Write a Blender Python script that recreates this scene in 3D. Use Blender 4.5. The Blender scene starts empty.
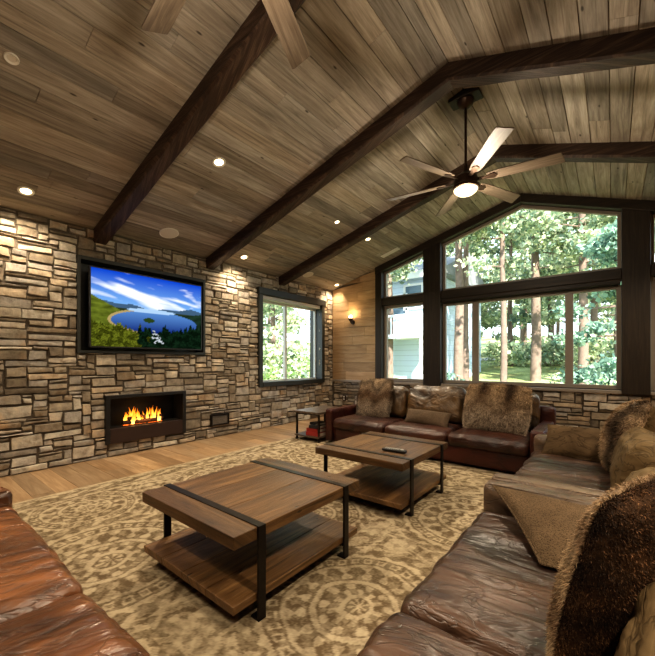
import bpy, bmesh, math, random
import numpy as np
from mathutils import Vector, Matrix, noise as mnoise
random.seed(7)
rng = np.random.default_rng(11)
C = bpy.context.scene.collection
sc = bpy.context.scene
R = math.radians

# ------------------------------------------------------------------ room measures
XL, YB, HE = -5.354, 6.90, 3.04          # stone wall, window wall, eave height
XR0, ZR = -1.236, 4.182                  # ridge
SL = (ZR - HE) / (XR0 - XL)
SR = 0.356
XE = 2.88                                # right wall
YF = -3.2                                # front end behind the photographer, shut by the added wall
def ceil_z(x):
    return ZR + (x - XR0) * SL if x < XR0 else ZR - (x - XR0) * SR

# ------------------------------------------------------------------ node helpers
class NT:
    def __init__(s, name):
        s.m = bpy.data.materials.new(name); s.m.use_nodes = True
        s.t = s.m.node_tree; s.t.nodes.clear()
        s.out = s.n('ShaderNodeOutputMaterial')
    def n(s, typ, inp=None, **kw):
        nd = s.t.nodes.new(typ)
        for k, v in kw.items(): setattr(nd, k, v)
        for k, v in (inp or {}).items(): s.set(nd, k, v)
        return nd
    def set(s, nd, k, v):
        sock = nd.inputs[k]
        if isinstance(v, bpy.types.NodeSocket): s.t.links.new(v, sock)
        else: sock.default_value = v
    def attr(s, name): return s.n('ShaderNodeAttribute', attribute_name=name)
    def obj(s): return s.n('ShaderNodeTexCoord').outputs['Object']
    def math(s, op, a, b=0.0, c=None, clamp=False):
        nd = s.n('ShaderNodeMath', {0: a, 1: b}, operation=op); nd.use_clamp = clamp
        if c is not None: s.set(nd, 2, c)
        return nd.outputs[0]
    def mapv(s, v, scale=(1,1,1), loc=(0,0,0), rot=(0,0,0)):
        return s.n('ShaderNodeMapping', {'Vector': v, 'Scale': scale, 'Location': loc, 'Rotation': rot}).outputs[0]
    def noise(s, v, scale=5, detail=4, rough=.55, dist=0.0):
        return s.n('ShaderNodeTexNoise', {'Vector': v, 'Scale': scale, 'Detail': detail, 'Roughness': rough, 'Distortion': dist}).outputs['Fac']
    def voro(s, v, scale=5, feature='F1', out='Distance', rand=1.0):
        nd = s.n('ShaderNodeTexVoronoi', {'Vector': v, 'Scale': scale}, feature=feature)
        nd.inputs['Randomness'].default_value = rand
        return nd.outputs[out]
    def ramp(s, f, stops):
        nd = s.n('ShaderNodeValToRGB', {'Fac': f}); e = nd.color_ramp.elements
        while len(e) < len(stops): e.new(.5)
        for el, (p, c) in zip(e, stops):
            el.position = p; el.color = (*c, 1) if len(c) == 3 else c
        return nd.outputs['Color']
    def mix(s, f, a, b, mode='MIX'):
        nd = s.n('ShaderNodeMix', data_type='RGBA', blend_type=mode)
        for i, v in ((0, f), (6, a), (7, b)):
            if isinstance(v, bpy.types.NodeSocket): s.t.links.new(v, nd.inputs[i])
            else: nd.inputs[i].default_value = v if i == 0 else ((*v, 1) if len(v) == 3 else v)
        return nd.outputs[2]
    def gray(s, f):
        return s.n('ShaderNodeCombineColor', {0: f, 1: f, 2: f}).outputs[0]
    def bump(s, h, strength=.3, dist=.02, normal=None):
        nd = s.n('ShaderNodeBump', {'Height': h, 'Strength': strength, 'Distance': dist})
        if normal is not None: s.set(nd, 'Normal', normal)
        return nd.outputs[0]
    def bsdf(s, color, rough=.6, normal=None, metal=0.0, spec=.5, **extra):
        b = s.n('ShaderNodeBsdfPrincipled')
        s.set(b, 'Base Color', color if isinstance(color, bpy.types.NodeSocket) else (*color, 1))
        s.set(b, 'Roughness', rough); s.set(b, 'Metallic', metal); s.set(b, 'Specular IOR Level', spec)
        if normal is not None: s.set(b, 'Normal', normal)
        for k, v in extra.items(): s.set(b, k, v)
        s.t.links.new(b.outputs[0], s.out.inputs[0]); return b

def simple(name, col, rough=.5, metal=0.0, nscale=30, namt=.25, bump=.05, spec=.5):
    t = NT(name); o = t.obj()
    f = t.noise(o, nscale, 5)
    c = t.mix(f, tuple(x*(1-namt) for x in col), tuple(min(1, x*(1+namt)) for x in col))
    t.bsdf(c, rough, t.bump(f, bump, .01), metal, spec); return t.m

def emis(name, col, strength):
    t = NT(name); o = t.obj(); f = t.noise(o, 3, 1)
    c = t.mix(f, tuple(x*.97 for x in col), col)
    e = t.n('ShaderNodeEmission', {'Color': c, 'Strength': strength})
    t.t.links.new(e.outputs[0], t.out.inputs[0]); return t.m

def wood(name, dark, mid, light, su=1.2, sv=16, var=.45, rough=.65, bump=.25, knots=.5, spec=.3, warm=None, streak=.5, kn=1.0):
    """planked or solid timber; puv = (along, across, random per board)"""
    t = NT(name); a = t.attr('puv').outputs['Vector']
    s = t.n('ShaderNodeSeparateXYZ', {0: a}); rnd = s.outputs[2]
    v = t.n('ShaderNodeCombineXYZ', {0: s.outputs[0], 1: s.outputs[1], 2: t.math('MULTIPLY', rnd, 37.0)}).outputs[0]
    g1 = t.noise(t.mapv(v, (su, sv, 1)), 1.6, 7, .62, .9)
    g2 = t.noise(t.mapv(v, (su*2.5, sv*5, 1)), 2.2, 4, .7, .3)
    cloud = t.noise(t.mapv(v, (1.3, 3.0, 1)), 1.5, 3)
    f = t.math('ADD', t.math('MULTIPLY', g1, .72), t.math('MULTIPLY', g2, .28))
    c = t.ramp(f, [(.30, dark), (.50, mid), (.68, light)])
    c = t.mix(t.math('MULTIPLY', cloud, .55), c, t.mix(1, c, (.55,.5,.46), 'MULTIPLY'))
    # knots
    k = t.voro(t.mapv(v, (1.5, 4.2, 1)), 1.15*kn, rand=1.0)
    kf = t.ramp(k, [(.0, (1,1,1)), (.045, (.9,.9,.9)), (.085, (0,0,0))])
    c = t.mix(t.math('MULTIPLY', kf, knots), c, tuple(x*.35 for x in dark))
    # fine dark streaks and nail stains
    st = t.noise(t.mapv(v, (su*.8, sv*3.4, 1)), 1.1, 2)
    sf = t.ramp(st, [(.60, (0,0,0)), (.72, (1,1,1))])
    c = t.mix(t.math('MULTIPLY', sf, streak), c, tuple(x*.6 for x in dark))
    br = t.math('ADD', t.math('MULTIPLY', t.math('FRACT', t.math('MULTIPLY', rnd, 7.31)), var), 1 - var*.55)
    c = t.mix(1, c, t.gray(br), 'MULTIPLY')
    if warm:
        c = t.mix(t.math('MULTIPLY', t.math('FRACT', t.math('MULTIPLY', rnd, 13.7)), .8), c, t.mix(1, c, warm, 'MULTIPLY'))
    t.bsdf(c, rough, t.bump(t.math('SUBTRACT', f, t.math('MULTIPLY', kf, .3)), bump, .012), 0, spec)
    return t.m

M = {}
M['ceil'] = wood('weathered_ceiling_boards', (.150,.132,.110), (.325,.297,.258), (.49,.46,.41), .8, 9, .52, .75, .4, .95, .2, (1.03,.94,.83), .55, 1.5)
M['beam'] = wood('dark_hewn_beam', (.012,.006,.004), (.042,.022,.013), (.13,.082,.055), 1.2, 18, .25, .55, .6, .4, .35)
M['frame'] = wood('dark_timber_frame', (.011,.007,.0045), (.026,.017,.010), (.050,.033,.020), 1.0, 18, .2, .5, .25, .3, .4)
M['floor'] = wood('oak_floor', (.21,.135,.075), (.36,.25,.15), (.50,.375,.24), .9, 9, .45, .40, .12, .35, .45, (1.0,.90,.78), .25)
M['panel'] = wood('tan_wall_boards', (.29,.185,.10), (.42,.285,.16), (.52,.38,.235), .9, 6, .35, .6, .15, .6, .3, None, .3)
M['table'] = wood('rustic_table_oak', (.036,.017,.006), (.145,.075,.028), (.31,.175,.072), 1.0, 8, .55, .42, .5, .95, .5, None, .7, 2.0)
M['tableedge'] = M['table']
M['blade'] = wood('fan_blade_wood', (.075,.052,.036), (.14,.105,.075), (.22,.175,.135), 1.6, 20, .12, .45, .1, .2, .4, None, .3)
M['endtop'] = wood('dark_end_table_wood', (.05,.035,.025), (.11,.082,.06), (.20,.155,.115), 1.4, 12, .2, .35, .2, .4, .5)
M['iron'] = simple('blackened_iron', (.030,.024,.020), .42, .75, 40, .35, .08)
M['bronze'] = simple('oiled_bronze', (.060,.036,.024), .38, .8, 25, .3, .04)
M['black'] = simple('satin_black', (.012,.011,.011), .35, 0, 20, .2, .02)
M['firepanel'] = simple('fireplace_brown_metal', (.050,.030,.024), .40, .4, 10, .2, .02)
M['firebox'] = simple('sooty_firebox', (.003,.0025,.002), .8, 0, 20, .4, .1)
M['white'] = simple('white_paint', (.72,.68,.60), .5, 0, 40, .05, .02)
M['vinyl'] = simple('window_vinyl', (.26,.22,.18), .45, 0, 20, .08, .02)
M['vinyl_light'] = simple('pale_window_vinyl', (.50,.49,.45), .45, 0, 20, .08, .02)
M['green'] = simple('dark_green_trim', (.022,.022,.017), .45, 0, 20, .2, .05)
M['plaster'] = simple('tan_plaster', (.42,.34,.25), .85, 0, 12, .1, .1)
M['mortar'] = simple('dark_mortar', (.115,.092,.068), .95, 0, 60, .4, .6)
M['lamp'] = emis('warm_lamp_glow', (1.0,.80,.48), 9.0)
M['bowl'] = emis('frosted_fan_bowl', (1.0,.84,.52), 2.3)
M['speaker'] = simple('white_speaker_grille', (.62,.56,.47), .7, 0, 200, .15, .3)
M['red'] = simple('red_book_cloth', (.30,.022,.018), .5, 0, 60, .25, .05)
M['navy'] = simple('dark_book_cloth', (.018,.018,.024), .5, 0, 60, .25, .05)
M['paper'] = simple('book_paper', (.60,.54,.43), .8, 0, 200, .15, .2)
M['ember'] = emis('glowing_ember', (1.0,.18,.02), 1.6)
M['bark_log'] = simple('charred_log', (.05,.018,.010), .9, 0, 18, .7, .8)

def stone_mat(name, tint=(1,1,1)):
    t = NT(name); o = t.obj(); c = t.attr('col').outputs['Color']
    n1 = t.noise(o, 9, 6, .65); n2 = t.noise(o, 45, 5, .7); n3 = t.noise(o, 3.2, 3)
    c = t.mix(1, c, tint, 'MULTIPLY')
    c = t.mix(1, c, t.ramp(n1, [(.28, (.50,.46,.42)), (.52, (.95,.93,.9)), (.75, (1.35,1.28,1.15))]), 'MULTIPLY')
    c = t.mix(t.ramp(n3, [(.55,(0,0,0)),(.72,(.55,.55,.55))]), c, t.mix(1, c, (1.15,.86,.58), 'MULTIPLY'))
    h = t.math('ADD', t.math('MULTIPLY', n1, .6), t.math('MULTIPLY', n2, .4))
    t.bsdf(c, .82, t.bump(h, .75, .03), 0, .25); return t.m
M['stone'] = stone_mat('ledge_stone')

def leather(name, dark, light, rough=.34, stretch=(2.0,6.0,4.0), rot=0.0, sheen=.6):
    t = NT(name); o = t.obj()
    v = t.mapv(o, stretch, rot=(0,0,rot))
    w = t.noise(v, 1.2, 3, .5, 1.1); f = t.noise(o, 150, 3, .6)
    cr = t.noise(t.mapv(v, (1.0,2.2,1.5), rot=(0,0,.35)), 1.9, 3, .55, .9)
    lg = t.noise(o, 2.0, 3)
    k = t.math('ADD', t.math('MULTIPLY', w, .6), t.math('MULTIPLY', lg, .4))
    c = t.mix(t.ramp(k, [(.38,(0,0,0)),(.66,(1,1,1))]), dark, light)
    vein = t.ramp(t.math('ABSOLUTE', t.math('SUBTRACT', cr, .5)), [(.0,(.55,.55,.55)),(.035,(1,1,1))])
    c = t.mix(1, c, vein, 'MULTIPLY')
    h = t.math('ADD', t.math('ADD', w, t.math('MULTIPLY', vein, .10)), t.math('ADD', t.math('MULTIPLY', cr, .22), t.math('MULTIPLY', f, .012)))
    b = t.bsdf(c, t.math('ADD', rough-.035, t.math('MULTIPLY', cr, .12)), t.bump(h, .85, .04), 0, sheen*.9)
    
    return t.m
M['leather_back'] = leather('oxblood_brown_leather', (.022,.007,.004), (.085,.028,.014), .36, (2.2,4.0,4.0))
M['leather_arm'] = leather('reddish_brown_leather', (.030,.008,.005), (.085,.020,.012), .40, (1.2,2.0,2.0), 0, .5)
M['leather_right'] = leather('espresso_leather', (.026,.013,.008), (.125,.066,.040), .32, (6.0,1.3,4.0), .22, .9)
M['leather_tan_lit'] = leather('window_lit_tan_arm_leather', (.09,.055,.034), (.24,.165,.11), .36, (6.0,1.3,4.0), .1, .8)  # arm tan lightened to stand in for reflected window light
M['leather_caramel'] = leather('caramel_leather', (.055,.019,.006), (.32,.125,.042), .32, (6.0,1.6,4.0), -.5, .9)
M['leather_cushion'] = leather('bronze_brown_leather', (.035,.018,.006), (.215,.118,.042), .33, (3.0,3.0,3.5), .6, .8)
M['suede'] = leather('khaki_suede', (.12,.078,.036), (.21,.145,.075), .75, (2.5,2.5,3.0), .2, .15)
M['suede_dark'] = leather('taupe_suede', (.075,.048,.025), (.155,.102,.056), .8, (2.5,2.5,3.0), .2, .1)

def textile(name, a, b, scale=140):
    t = NT(name); o = t.obj()
    k = t.voro(o, scale); n = t.noise(o, 6, 4)
    c = t.mix(t.ramp(k, [(.15,(0,0,0)),(.5,(1,1,1))]), a, b)
    c = t.mix(1, c, t.ramp(n, [(.3,(.7,.68,.66)),(.7,(1.15,1.12,1.1))]), 'MULTIPLY')
    t.bsdf(c, .9, t.bump(k, .6, .006), 0, .1); return t.m
M['woven'] = textile('woven_taupe_cloth', (.050,.034,.020), (.155,.108,.066))
M['woven_grey'] = textile('woven_grey_brown_cloth', (.065,.045,.030), (.145,.105,.072))

def furmat(name):
    t = NT(name); c = t.attr('col').outputs['Color']; o = t.obj()
    c = t.mix(1, c, t.ramp(t.noise(o, 60, 3), [(.3,(.75,.75,.75)),(.7,(1.2,1.2,1.2))]), 'MULTIPLY')
    t.bsdf(c, .75, None, 0, .25); return t.m
M['fur'] = furmat('faux_fur')

def vcol(name, rough=.8, spec=.2, emit=0.0):
    t = NT(name); c = t.attr('col').outputs['Color']; o = t.obj()
    if emit:
        e = t.n('ShaderNodeEmission', {'Color': c, 'Strength': emit}); t.t.links.new(e.outputs[0], t.out.inputs[0])
    else:
        f = t.noise(o, 260, 2)
        t.bsdf(c, rough, t.bump(f, .5, .006), 0, spec)
    return t.m
M['rug'] = vcol('rug_wool', .95, .08)
M['screen'] = vcol('tv_picture', emit=1.0)
M['flame'] = vcol('flame_glow', emit=1.0)

def foliage(name):
    t = NT(name); c = t.attr('col').outputs['Color']; o = t.obj()
    c = t.mix(1, c, t.ramp(t.noise(o, 1.3, 3), [(.3,(.7,.75,.75)),(.7,(1.25,1.2,1.1))]), 'MULTIPLY')
    d = t.n('ShaderNodeBsdfDiffuse', {'Color': c}); tr = t.n('ShaderNodeBsdfTranslucent', {'Color': c})
    mx = t.n('ShaderNodeMixShader', {0: .4, 1: d.outputs[0], 2: tr.outputs[0]})
    t.t.links.new(mx.outputs[0], t.out.inputs[0]); return t.m
M['leaf'] = foliage('leaves')
M['bark'] = simple('pine_bark', (.20,.145,.115), .95, 0, 6, .5, .8)
def ground_mat():
    t = NT('forest_grass'); o = t.obj()
    n = t.noise(o, .35, 5); n2 = t.noise(o, 6, 5, .7)
    c = t.ramp(n, [(.32,(.20,.16,.09)),(.46,(.22,.26,.11)),(.62,(.40,.44,.22)),(.75,(.42,.40,.22))])
    c = t.mix(1, c, t.ramp(n2, [(.3,(.6,.6,.6)),(.7,(1.3,1.3,1.2))]), 'MULTIPLY')
    t.bsdf(c, .95, t.bump(n2, .8, .1), 0, .1); return t.m
M['grass'] = ground_mat()
M['road'] = simple('pale_road', (.55,.53,.50), .9, 0, 3, .12, .2)
def siding():
    t = NT('blue_siding'); o = t.obj()
    s = t.n('ShaderNodeSeparateXYZ', {0: o}); z = t.math('FRACT', t.math('MULTIPLY', s.outputs[2], 4.0))
    c = t.mix(t.ramp(z, [(.0,(0,0,0)),(.12,(1,1,1))]), (.34,.42,.56), (.58,.69,.86))
    t.bsdf(c, .7, t.bump(z, .5, .03), 0, .2); return t.m
M['siding'] = siding()
M['housewhite'] = simple('white_house_trim', (.75,.78,.82), .6, 0, 10, .05, .02)
M['houseglass'] = simple('dark_house_glass', (.10,.16,.22), .1, 0, 2, .3, .0)
M['roof'] = simple('grey_shingle', (.22,.23,.25), .9, 0, 5, .3, .5)

# ------------------------------------------------------------------ mesh builder
class MB:
    def __init__(s): s.v=[]; s.f=[]; s.a=[]; s.c=[]
    def add(s, vs, fs, rnd=None, axis=0, col=(1,1,1), puv=None):
        b = len(s.v); rnd = random.random() if rnd is None else rnd
        for i, p in enumerate(vs):
            p = Vector(p); s.v.append(p)
            if puv: s.a.append((*puv[i], rnd))
            else:
                o = [k for k in range(3) if k != axis]
                s.a.append((p[axis], p[o[0]] + p[o[1]], rnd))
            s.c.append(col[i] if isinstance(col, list) else col)
        s.f += [tuple(b+i for i in f) for f in fs]
        return s
    def box(s, lo, hi, axis=None, rnd=None, col=(1,1,1), mat=None):
        lo = Vector(lo); hi = Vector(hi)
        if axis is None: axis = max(range(3), key=lambda k: hi[k]-lo[k])
        vs = [(x,y,z) for z in (lo.z,hi.z) for y in (lo.y,hi.y) for x in (lo.x,hi.x)]
        fs = [(0,2,3,1),(4,5,7,6),(0,1,5,4),(2,6,7,3),(0,4,6,2),(1,3,7,5)]
        b = len(s.v); s.add(vs, fs, rnd, axis, col)
        if mat is not None:
            for i in range(b, len(s.v)): s.v[i] = mat @ s.v[i]
        return s
    def tube(s, p0, p1, r0, r1=None, n=14, col=(1,1,1)):
        r1 = r0 if r1 is None else r1
        p0=Vector(p0); p1=Vector(p1); d=(p1-p0).normalized()
        u=d.orthogonal().normalized(); w=d.cross(u)
        vs=[]
        for p, r in ((p0,r0),(p1,r1)):
            for k in range(n):
                a=2*math.pi*k/n; vs.append(p+u*math.cos(a)*r+w*math.sin(a)*r)
        fs=[(k,(k+1)%n,n+(k+1)%n,n+k) for k in range(n)]+[tuple(range(n))[::-1],tuple(range(n,2*n))]
        L=(p1-p0).length
        s.add(vs, fs, col=col, puv=[(0,k*r0*.4) for k in range(n)]+[(L,k*r0*.4) for k in range(n)]); return s
    def lathe(s, prof, c=(0,0,0), n=28, mat=None, col=(1,1,1)):
        c=Vector(c); vs=[]
        for r,z in prof:
            for k in range(n):
                a=2*math.pi*k/n; vs.append(Vector((r*math.cos(a),r*math.sin(a),z)))
        if mat is not None: vs=[mat@v for v in vs]
        vs=[v+c for v in vs]
        m=len(prof); fs=[]
        for i in range(m-1):
            for k in range(n): fs.append((i*n+k,i*n+(k+1)%n,(i+1)*n+(k+1)%n,(i+1)*n+k))
        fs.append(tuple(range(n))[::-1]); fs.append(tuple(range((m-1)*n,m*n)))
        s.add(vs,fs,col=col); return s
    def prism(s, poly, plane, d0, d1, axis=0, rnd=None):
        """poly in a plane: 'xz' (extrude y), 'yz' (extrude x), 'xy' (extrude z)"""
        def P(p,d): return {'xz':(p[0],d,p[1]),'yz':(d,p[0],p[1]),'xy':(p[0],p[1],d)}[plane]
        n=len(poly); vs=[P(p,d0) for p in poly]+[P(p,d1) for p in poly]
        fs=[(k,(k+1)%n,n+(k+1)%n,n+k) for k in range(n)]+[tuple(range(n))[::-1],tuple(range(n,2*n))]
        s.add(vs,fs,rnd,axis); return s
    def build(s, name, mat, parent=None, smooth=None, bevel=0, loc=None, seg=2, recalc=True):
        me=bpy.data.meshes.new(name); me.from_pydata([tuple(v) for v in s.v],[],s.f)
        n=len(s.v)
        at=me.attributes.new('puv','FLOAT_COLOR','POINT'); at.data.foreach_set('color',[x for a in s.a for x in (*a,1.0)])
        at=me.attributes.new('col','FLOAT_COLOR','POINT'); at.data.foreach_set('color',[x for a in s.c for x in (*a[:3],1.0)])
        if recalc:
            bm=bmesh.new(); bm.from_mesh(me); bmesh.ops.recalc_face_normals(bm, faces=bm.faces); bm.to_mesh(me); bm.free()
        me.materials.append(mat)
        o=bpy.data.objects.new(name,me); C.objects.link(o)
        if smooth:
            me.shade_smooth()
            if smooth is not True: me.set_sharp_from_angle(angle=R(smooth))
        if bevel:
            b=o.modifiers.new('bevel','BEVEL'); b.width=bevel; b.segments=seg; b.limit_method='ANGLE'; b.angle_limit=R(40)
        if parent: o.parent=parent
        if loc is not None: o.location=loc
        return o

def grid_mesh(name, V, F, mat, parent=None, col=None, smooth=True):
    me=bpy.data.meshes.new(name); V=np.asarray(V,np.float32); F=np.asarray(F,np.int32)
    k=F.shape[1]
    me.vertices.add(len(V)); me.vertices.foreach_set('co',V.ravel())
    me.loops.add(F.size); me.loops.foreach_set('vertex_index',F.ravel())
    me.polygons.add(len(F)); me.polygons.foreach_set('loop_start',np.arange(0,F.size,k,dtype=np.int32)); me.polygons.foreach_set('loop_total',np.full(len(F),k,np.int32))
    me.update(calc_edges=True); me.validate()
    if col is not None:
        at=me.attributes.new('col','FLOAT_COLOR','POINT')
        cc=np.ones((len(V),4),np.float32); cc[:,:3]=col; at.data.foreach_set('color',cc.ravel())
    if smooth: me.shade_smooth()
    me.materials.append(mat)
    o=bpy.data.objects.new(name,me); C.objects.link(o)
    if parent: o.parent=parent
    return o

def thing(name, label, cat, loc=(0,0,0), rotz=0, group=None):
    o=bpy.data.objects.new(name,None); C.objects.link(o); o.empty_display_size=.1
    o.location=loc; o.rotation_euler=(0,0,rotz); tag(o,label,cat,group); return o
def tag(o,label,cat,group=None,kind=None):
    o['label']=label; o['category']=cat
    if group: o['group']=group
    if kind: o['kind']=kind
    return o
def struct(o): o['kind']='structure'; return o
def sempty(name):
    o=bpy.data.objects.new(name,None); C.objects.link(o); o['kind']='structure'; return o

# ------------------------------------------------------------------ room shell
def boards(mb, O, U, V, LU, LV, width, lens, gap=.004, back=.012, N=None, clip=None):
    """boards along U laid across V; each board its own quad strip with a small chamfer"""
    O=Vector(O);U=Vector(U);V=Vector(V);N=N or U.cross(V)
    r=0; v=0.0
    while v<LV-1e-4:
        w=min(width*random.uniform(.86,1.14) if width>0 else -width,LV-v)
        if LV-v-w<.03: w=LV-v
        u=-random.uniform(0,lens)
        while u<LU:
            l=lens*random.uniform(.6,1.3); a=max(u,0);b=min(u+l,LU)
            if b>a+.01:
                dz=random.uniform(-.0015,.0015)
                p=[(a+gap*.4,v+gap),(b-gap*.4,v+gap),(b-gap*.4,v+w-gap),(a+gap*.4,v+w-gap)]
                q=[(a,v),(b,v),(b,v+w),(a,v+w)]
                vs=[O+U*x+V*y+N*dz for x,y in p]+[O+U*x+V*y-N*back for x,y in q]
                mb.add(vs,[(0,1,2,3),(0,4,5,1),(1,5,6,2),(2,6,7,3),(3,7,4,0)],puv=[(x,y) for x,y in p]+[(x,y) for x,y in q])
            u+=l
        v+=w
# floor
mb=MB(); boards(mb,(XL-.1,YF,0),(1,0,0),(0,1,0),XE-XL+.2,YB-YF+.1,.19,1.9,.0018,.006,Vector((0,0,1)))
mb.box((XL-.1,YF,-.15),(XE+.1,YB+.1,-.006))
struct(mb.build('floor',M['floor'],recalc=False))
# ceiling: two slopes of boards running with the ridge
mb=MB()
Ls=math.hypot(XR0-XL,ZR-HE); Vl=Vector((XR0-XL,0,ZR-HE))/Ls
boards(mb,(XL,YF,HE),(0,1,0),Vl,YB-YF,Ls,.185,3.2,.0045,.014,Vector((Vl.z,0,-Vl.x)))
zre=ceil_z(XE); Lr=math.hypot(XE-XR0,ZR-zre); Vr=Vector((XE-XR0,0,zre-ZR))/Lr
boards(mb,(XR0,YF,ZR),(0,1,0),Vr,YB-YF,Lr,.185,3.2,.0045,.014,Vector((Vr.z,0,-Vr.x)))
t_=.012
mb.prism([(XL-.4,HE-.4*SL+t_),(XR0,ZR+t_),(XE+.3,ceil_z(XE+.3)+t_),(XE+.3,ceil_z(XE+.3)+.2),(XR0,ZR+.2),(XL-.4,HE-.4*SL+.2)],'xz',YF,YB+.1,1)
struct(mb.build('ceiling',M['ceil'],recalc=False))

# stone cladding ------------------------------------------------------------
PAL=[(.40,.35,.285),(.33,.285,.23),(.29,.25,.195),(.44,.40,.335),(.24,.20,.15),(.37,.34,.30),(.37,.30,.22),(.31,.28,.245),(.20,.165,.125)]
def stones(mb, u0,u1,v0,topf,excl,place,seed,du=.050,dv=.040,depth=(.010,.038)):
    rs=random.Random(seed); nu=int(round((u1-u0)/du)); du=(u1-u0)/nu; nv=int((max(topf(u0),topf(u1))-v0)/dv)+1
    occ=[[False]*nu for _ in range(nv)]
    for j in range(nv):
        for i in range(nu):
            u=u0+(i+.5)*du; v=v0+(j+.5)*dv
            if v>topf(u)+dv*.4 or any(a<u<b and c<v<d for a,b,c,d in excl): occ[j][i]=True
    for j in range(nv):
        for i in range(nu):
            if occ[j][i]: continue
            W=rs.choice([3,4,4,5,5,6,7,8,10]); H=rs.choices([1,2,3,4],[.22,.42,.28,.08])[0]
            if H>=3: W=min(W,6)
            if H==1: W=max(W,4)
            w=0
            while w<W and i+w<nu and not occ[j][i+w]: w+=1
            k=0
            while i+w+k<nu and not occ[j][i+w+k] and k<3: k+=1
            if 0<k<2: w+=k                         # avoid slivers
            h=1
            while h<H and j+h<nv and all(not occ[j+h][i+q] for q in range(w)): h+=1
            for a in range(h):
                for b in range(w): occ[j+a][i+b]=True
            ua=u0+i*du; va=v0+j*dv; g=.0065
            wd=w*du-2*g; ht=h*dv-2*g; ua+=g; va+=g
            base=rs.choice(PAL); br=rs.uniform(.80,1.40); col=tuple(min(.8,c*br) for c in base)
            d=rs.uniform(*depth); e=min(.014,ht*.22)
            us=[0,e*.5]+[e*.5+(wd-e)*q/4 for q in (1,2,3)]+[wd-e*.5,wd]; vs_=[0,e*.5]+[e*.5+(ht-e)*q/2 for q in (1,)]+[ht-e*.5,ht]
            nx=len(us);nz=len(vs_); P=[];cols=[]
            tl=rs.uniform(-.012,.012); tv=rs.uniform(-.012,.012); s1=rs.uniform(0,99)
            jit=[(rs.uniform(-.010,.010),rs.uniform(-.010,.010)) for _ in range(4)]
            for b in range(nz):
                for a in range(nx):
                    fu=us[a]/wd; fv=vs_[b]/ht
                    ju=sum(q*wt for q,wt in zip([x[0] for x in jit],[(1-fu)*(1-fv),fu*(1-fv),fu*fv,(1-fu)*fv]))
                    jv=sum(q*wt for q,wt in zip([x[1] for x in jit],[(1-fu)*(1-fv),fu*(1-fv),fu*fv,(1-fu)*fv]))
                    edge=a in(0,nx-1) or b in(0,nz-1)
                    dd=-.03 if edge else d+tl*(fu-.5)+tv*(fv-.5)+.010*mnoise.noise((us[a]*9+s1,vs_[b]*14,s1))
                    if not edge and (a in(1,nx-2) or b in(1,nz-2)): dd-=.006
                    ju+=.007*mnoise.noise((fu*3.1+s1,fv*2.3,s1*1.7)); jv+=.009*mnoise.noise((us[a]*16+s1,fv*2.1+40,s1*.7)); P.append(place(ua+us[a]+ju,va+vs_[b]+jv,dd)); cols.append(col)
            F=[(b*nx+a,b*nx+a+1,(b+1)*nx+a+1,(b+1)*nx+a) for b in range(nz-1) for a in range(nx-1)]
            mb.add(P,F,col=cols)

def wall_cells(mb,us,vs,solid,mk):
    for i in range(len(us)-1):
        for j in range(len(vs)-1):
            if solid((us[i]+us[i+1])/2,(vs[j]+vs[j+1])/2): mk(us[i],us[i+1],vs[j],vs[j+1])

# left wall: openings (y0,y1,z0,z1)
W1=(4.60,6.44,.88,2.68); FP=(1.90,2.99,.20,.82); NI=(1.57,3.36,1.44,2.64)
def solidL(y,z): return not any(a<y<b and c<z<d for a,b,c,d in (W1,FP,NI))
core=MB()
ys=sorted({YF,YB+.1,*W1[:2],*FP[:2],*NI[:2]}); zs=sorted({0,HE,*W1[2:],*FP[2:],*NI[2:]})
wall_cells(core,ys,zs,solidL,lambda a,b,c,d: core.box((XL-.34,a,c),(XL-.02,b,d)))
core.box((XL-.34,NI[0],NI[2]),(XL-.24,NI[1],NI[3]))
sm=MB()
stones(sm,YF,YB-.03,0.0,lambda u:HE-.005,[W1,FP,NI],lambda u,v,d:(XL+d-.012,u,v),5)
wl=struct(sm.build('wall_left',M['stone'],recalc=True,smooth=35))
struct(core.build('wall_left.001',M['mortar'])).parent=wl

# back wall
P0,P1,P2,P3,P4,P5=-4.12,-3.96,-3.0,-2.64,.10,.42     # timber posts
XS1,XS2=1.37,1.70
ZS=.85                                               # stone height / sill
sb=MB(); stones(sb,XL+.03,XE,0,lambda u:ZS-.02,[],lambda u,v,d:(u,YB-d+.012,v),9)
wb=struct(sb.build('wall_back',M['stone'],smooth=35))
cb=MB(); cb.box((XL-.02,YB+.02,0),(XE+.1,YB+.25,ZS-.01)); cb.build('mortar_core',M['mortar'],wb)
cap=MB(); cap.box((XL,YB-.045,ZS-.03),(XE,YB+.02,ZS+.02),0); cap.build('sill_ledge',M['vinyl'],wb,bevel=.006)
pn=MB()
z=ZS+.02; r=0
while z<3.6:
    zt=z+.205
    x=XL
    for xa,xb in ((XL,-4.75+random.uniform(-.4,.4)),(None,P0)):
        if xa is None: xa=last
        last=xb
        def topx(z_): return XL+(z_-HE)/SL
        za=max(z,0)
        poly=[(xa+.002,z+.003),(xb-.002,z+.003),(xb-.002,min(zt-.003,ceil_z(xb)-.001)),(xa+.002,min(zt-.003,ceil_z(xa)-.001))]
        if poly[3][1]<=poly[0][1] and poly[2][1]<=poly[0][1]: continue
        if poly[3][1]<=poly[0][1]:
            xi=max(xa,topx(z+.003)); poly=[(xi,z+.003),poly[1],poly[2]]
        pn.prism(poly,'xz',YB-.02,YB+.02,0)
    z=zt
pn.build('wood_panelling',M['panel'],wb)
bk=MB(); bk.prism([(XL-.02,ZS),(P0+.02,ZS),(P0+.02,ceil_z(P0)+.01),(XL-.02,HE+.01)],'xz',YB+.02,YB+.25); bk.build('panel_backing',M['mortar'],wb)
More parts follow.
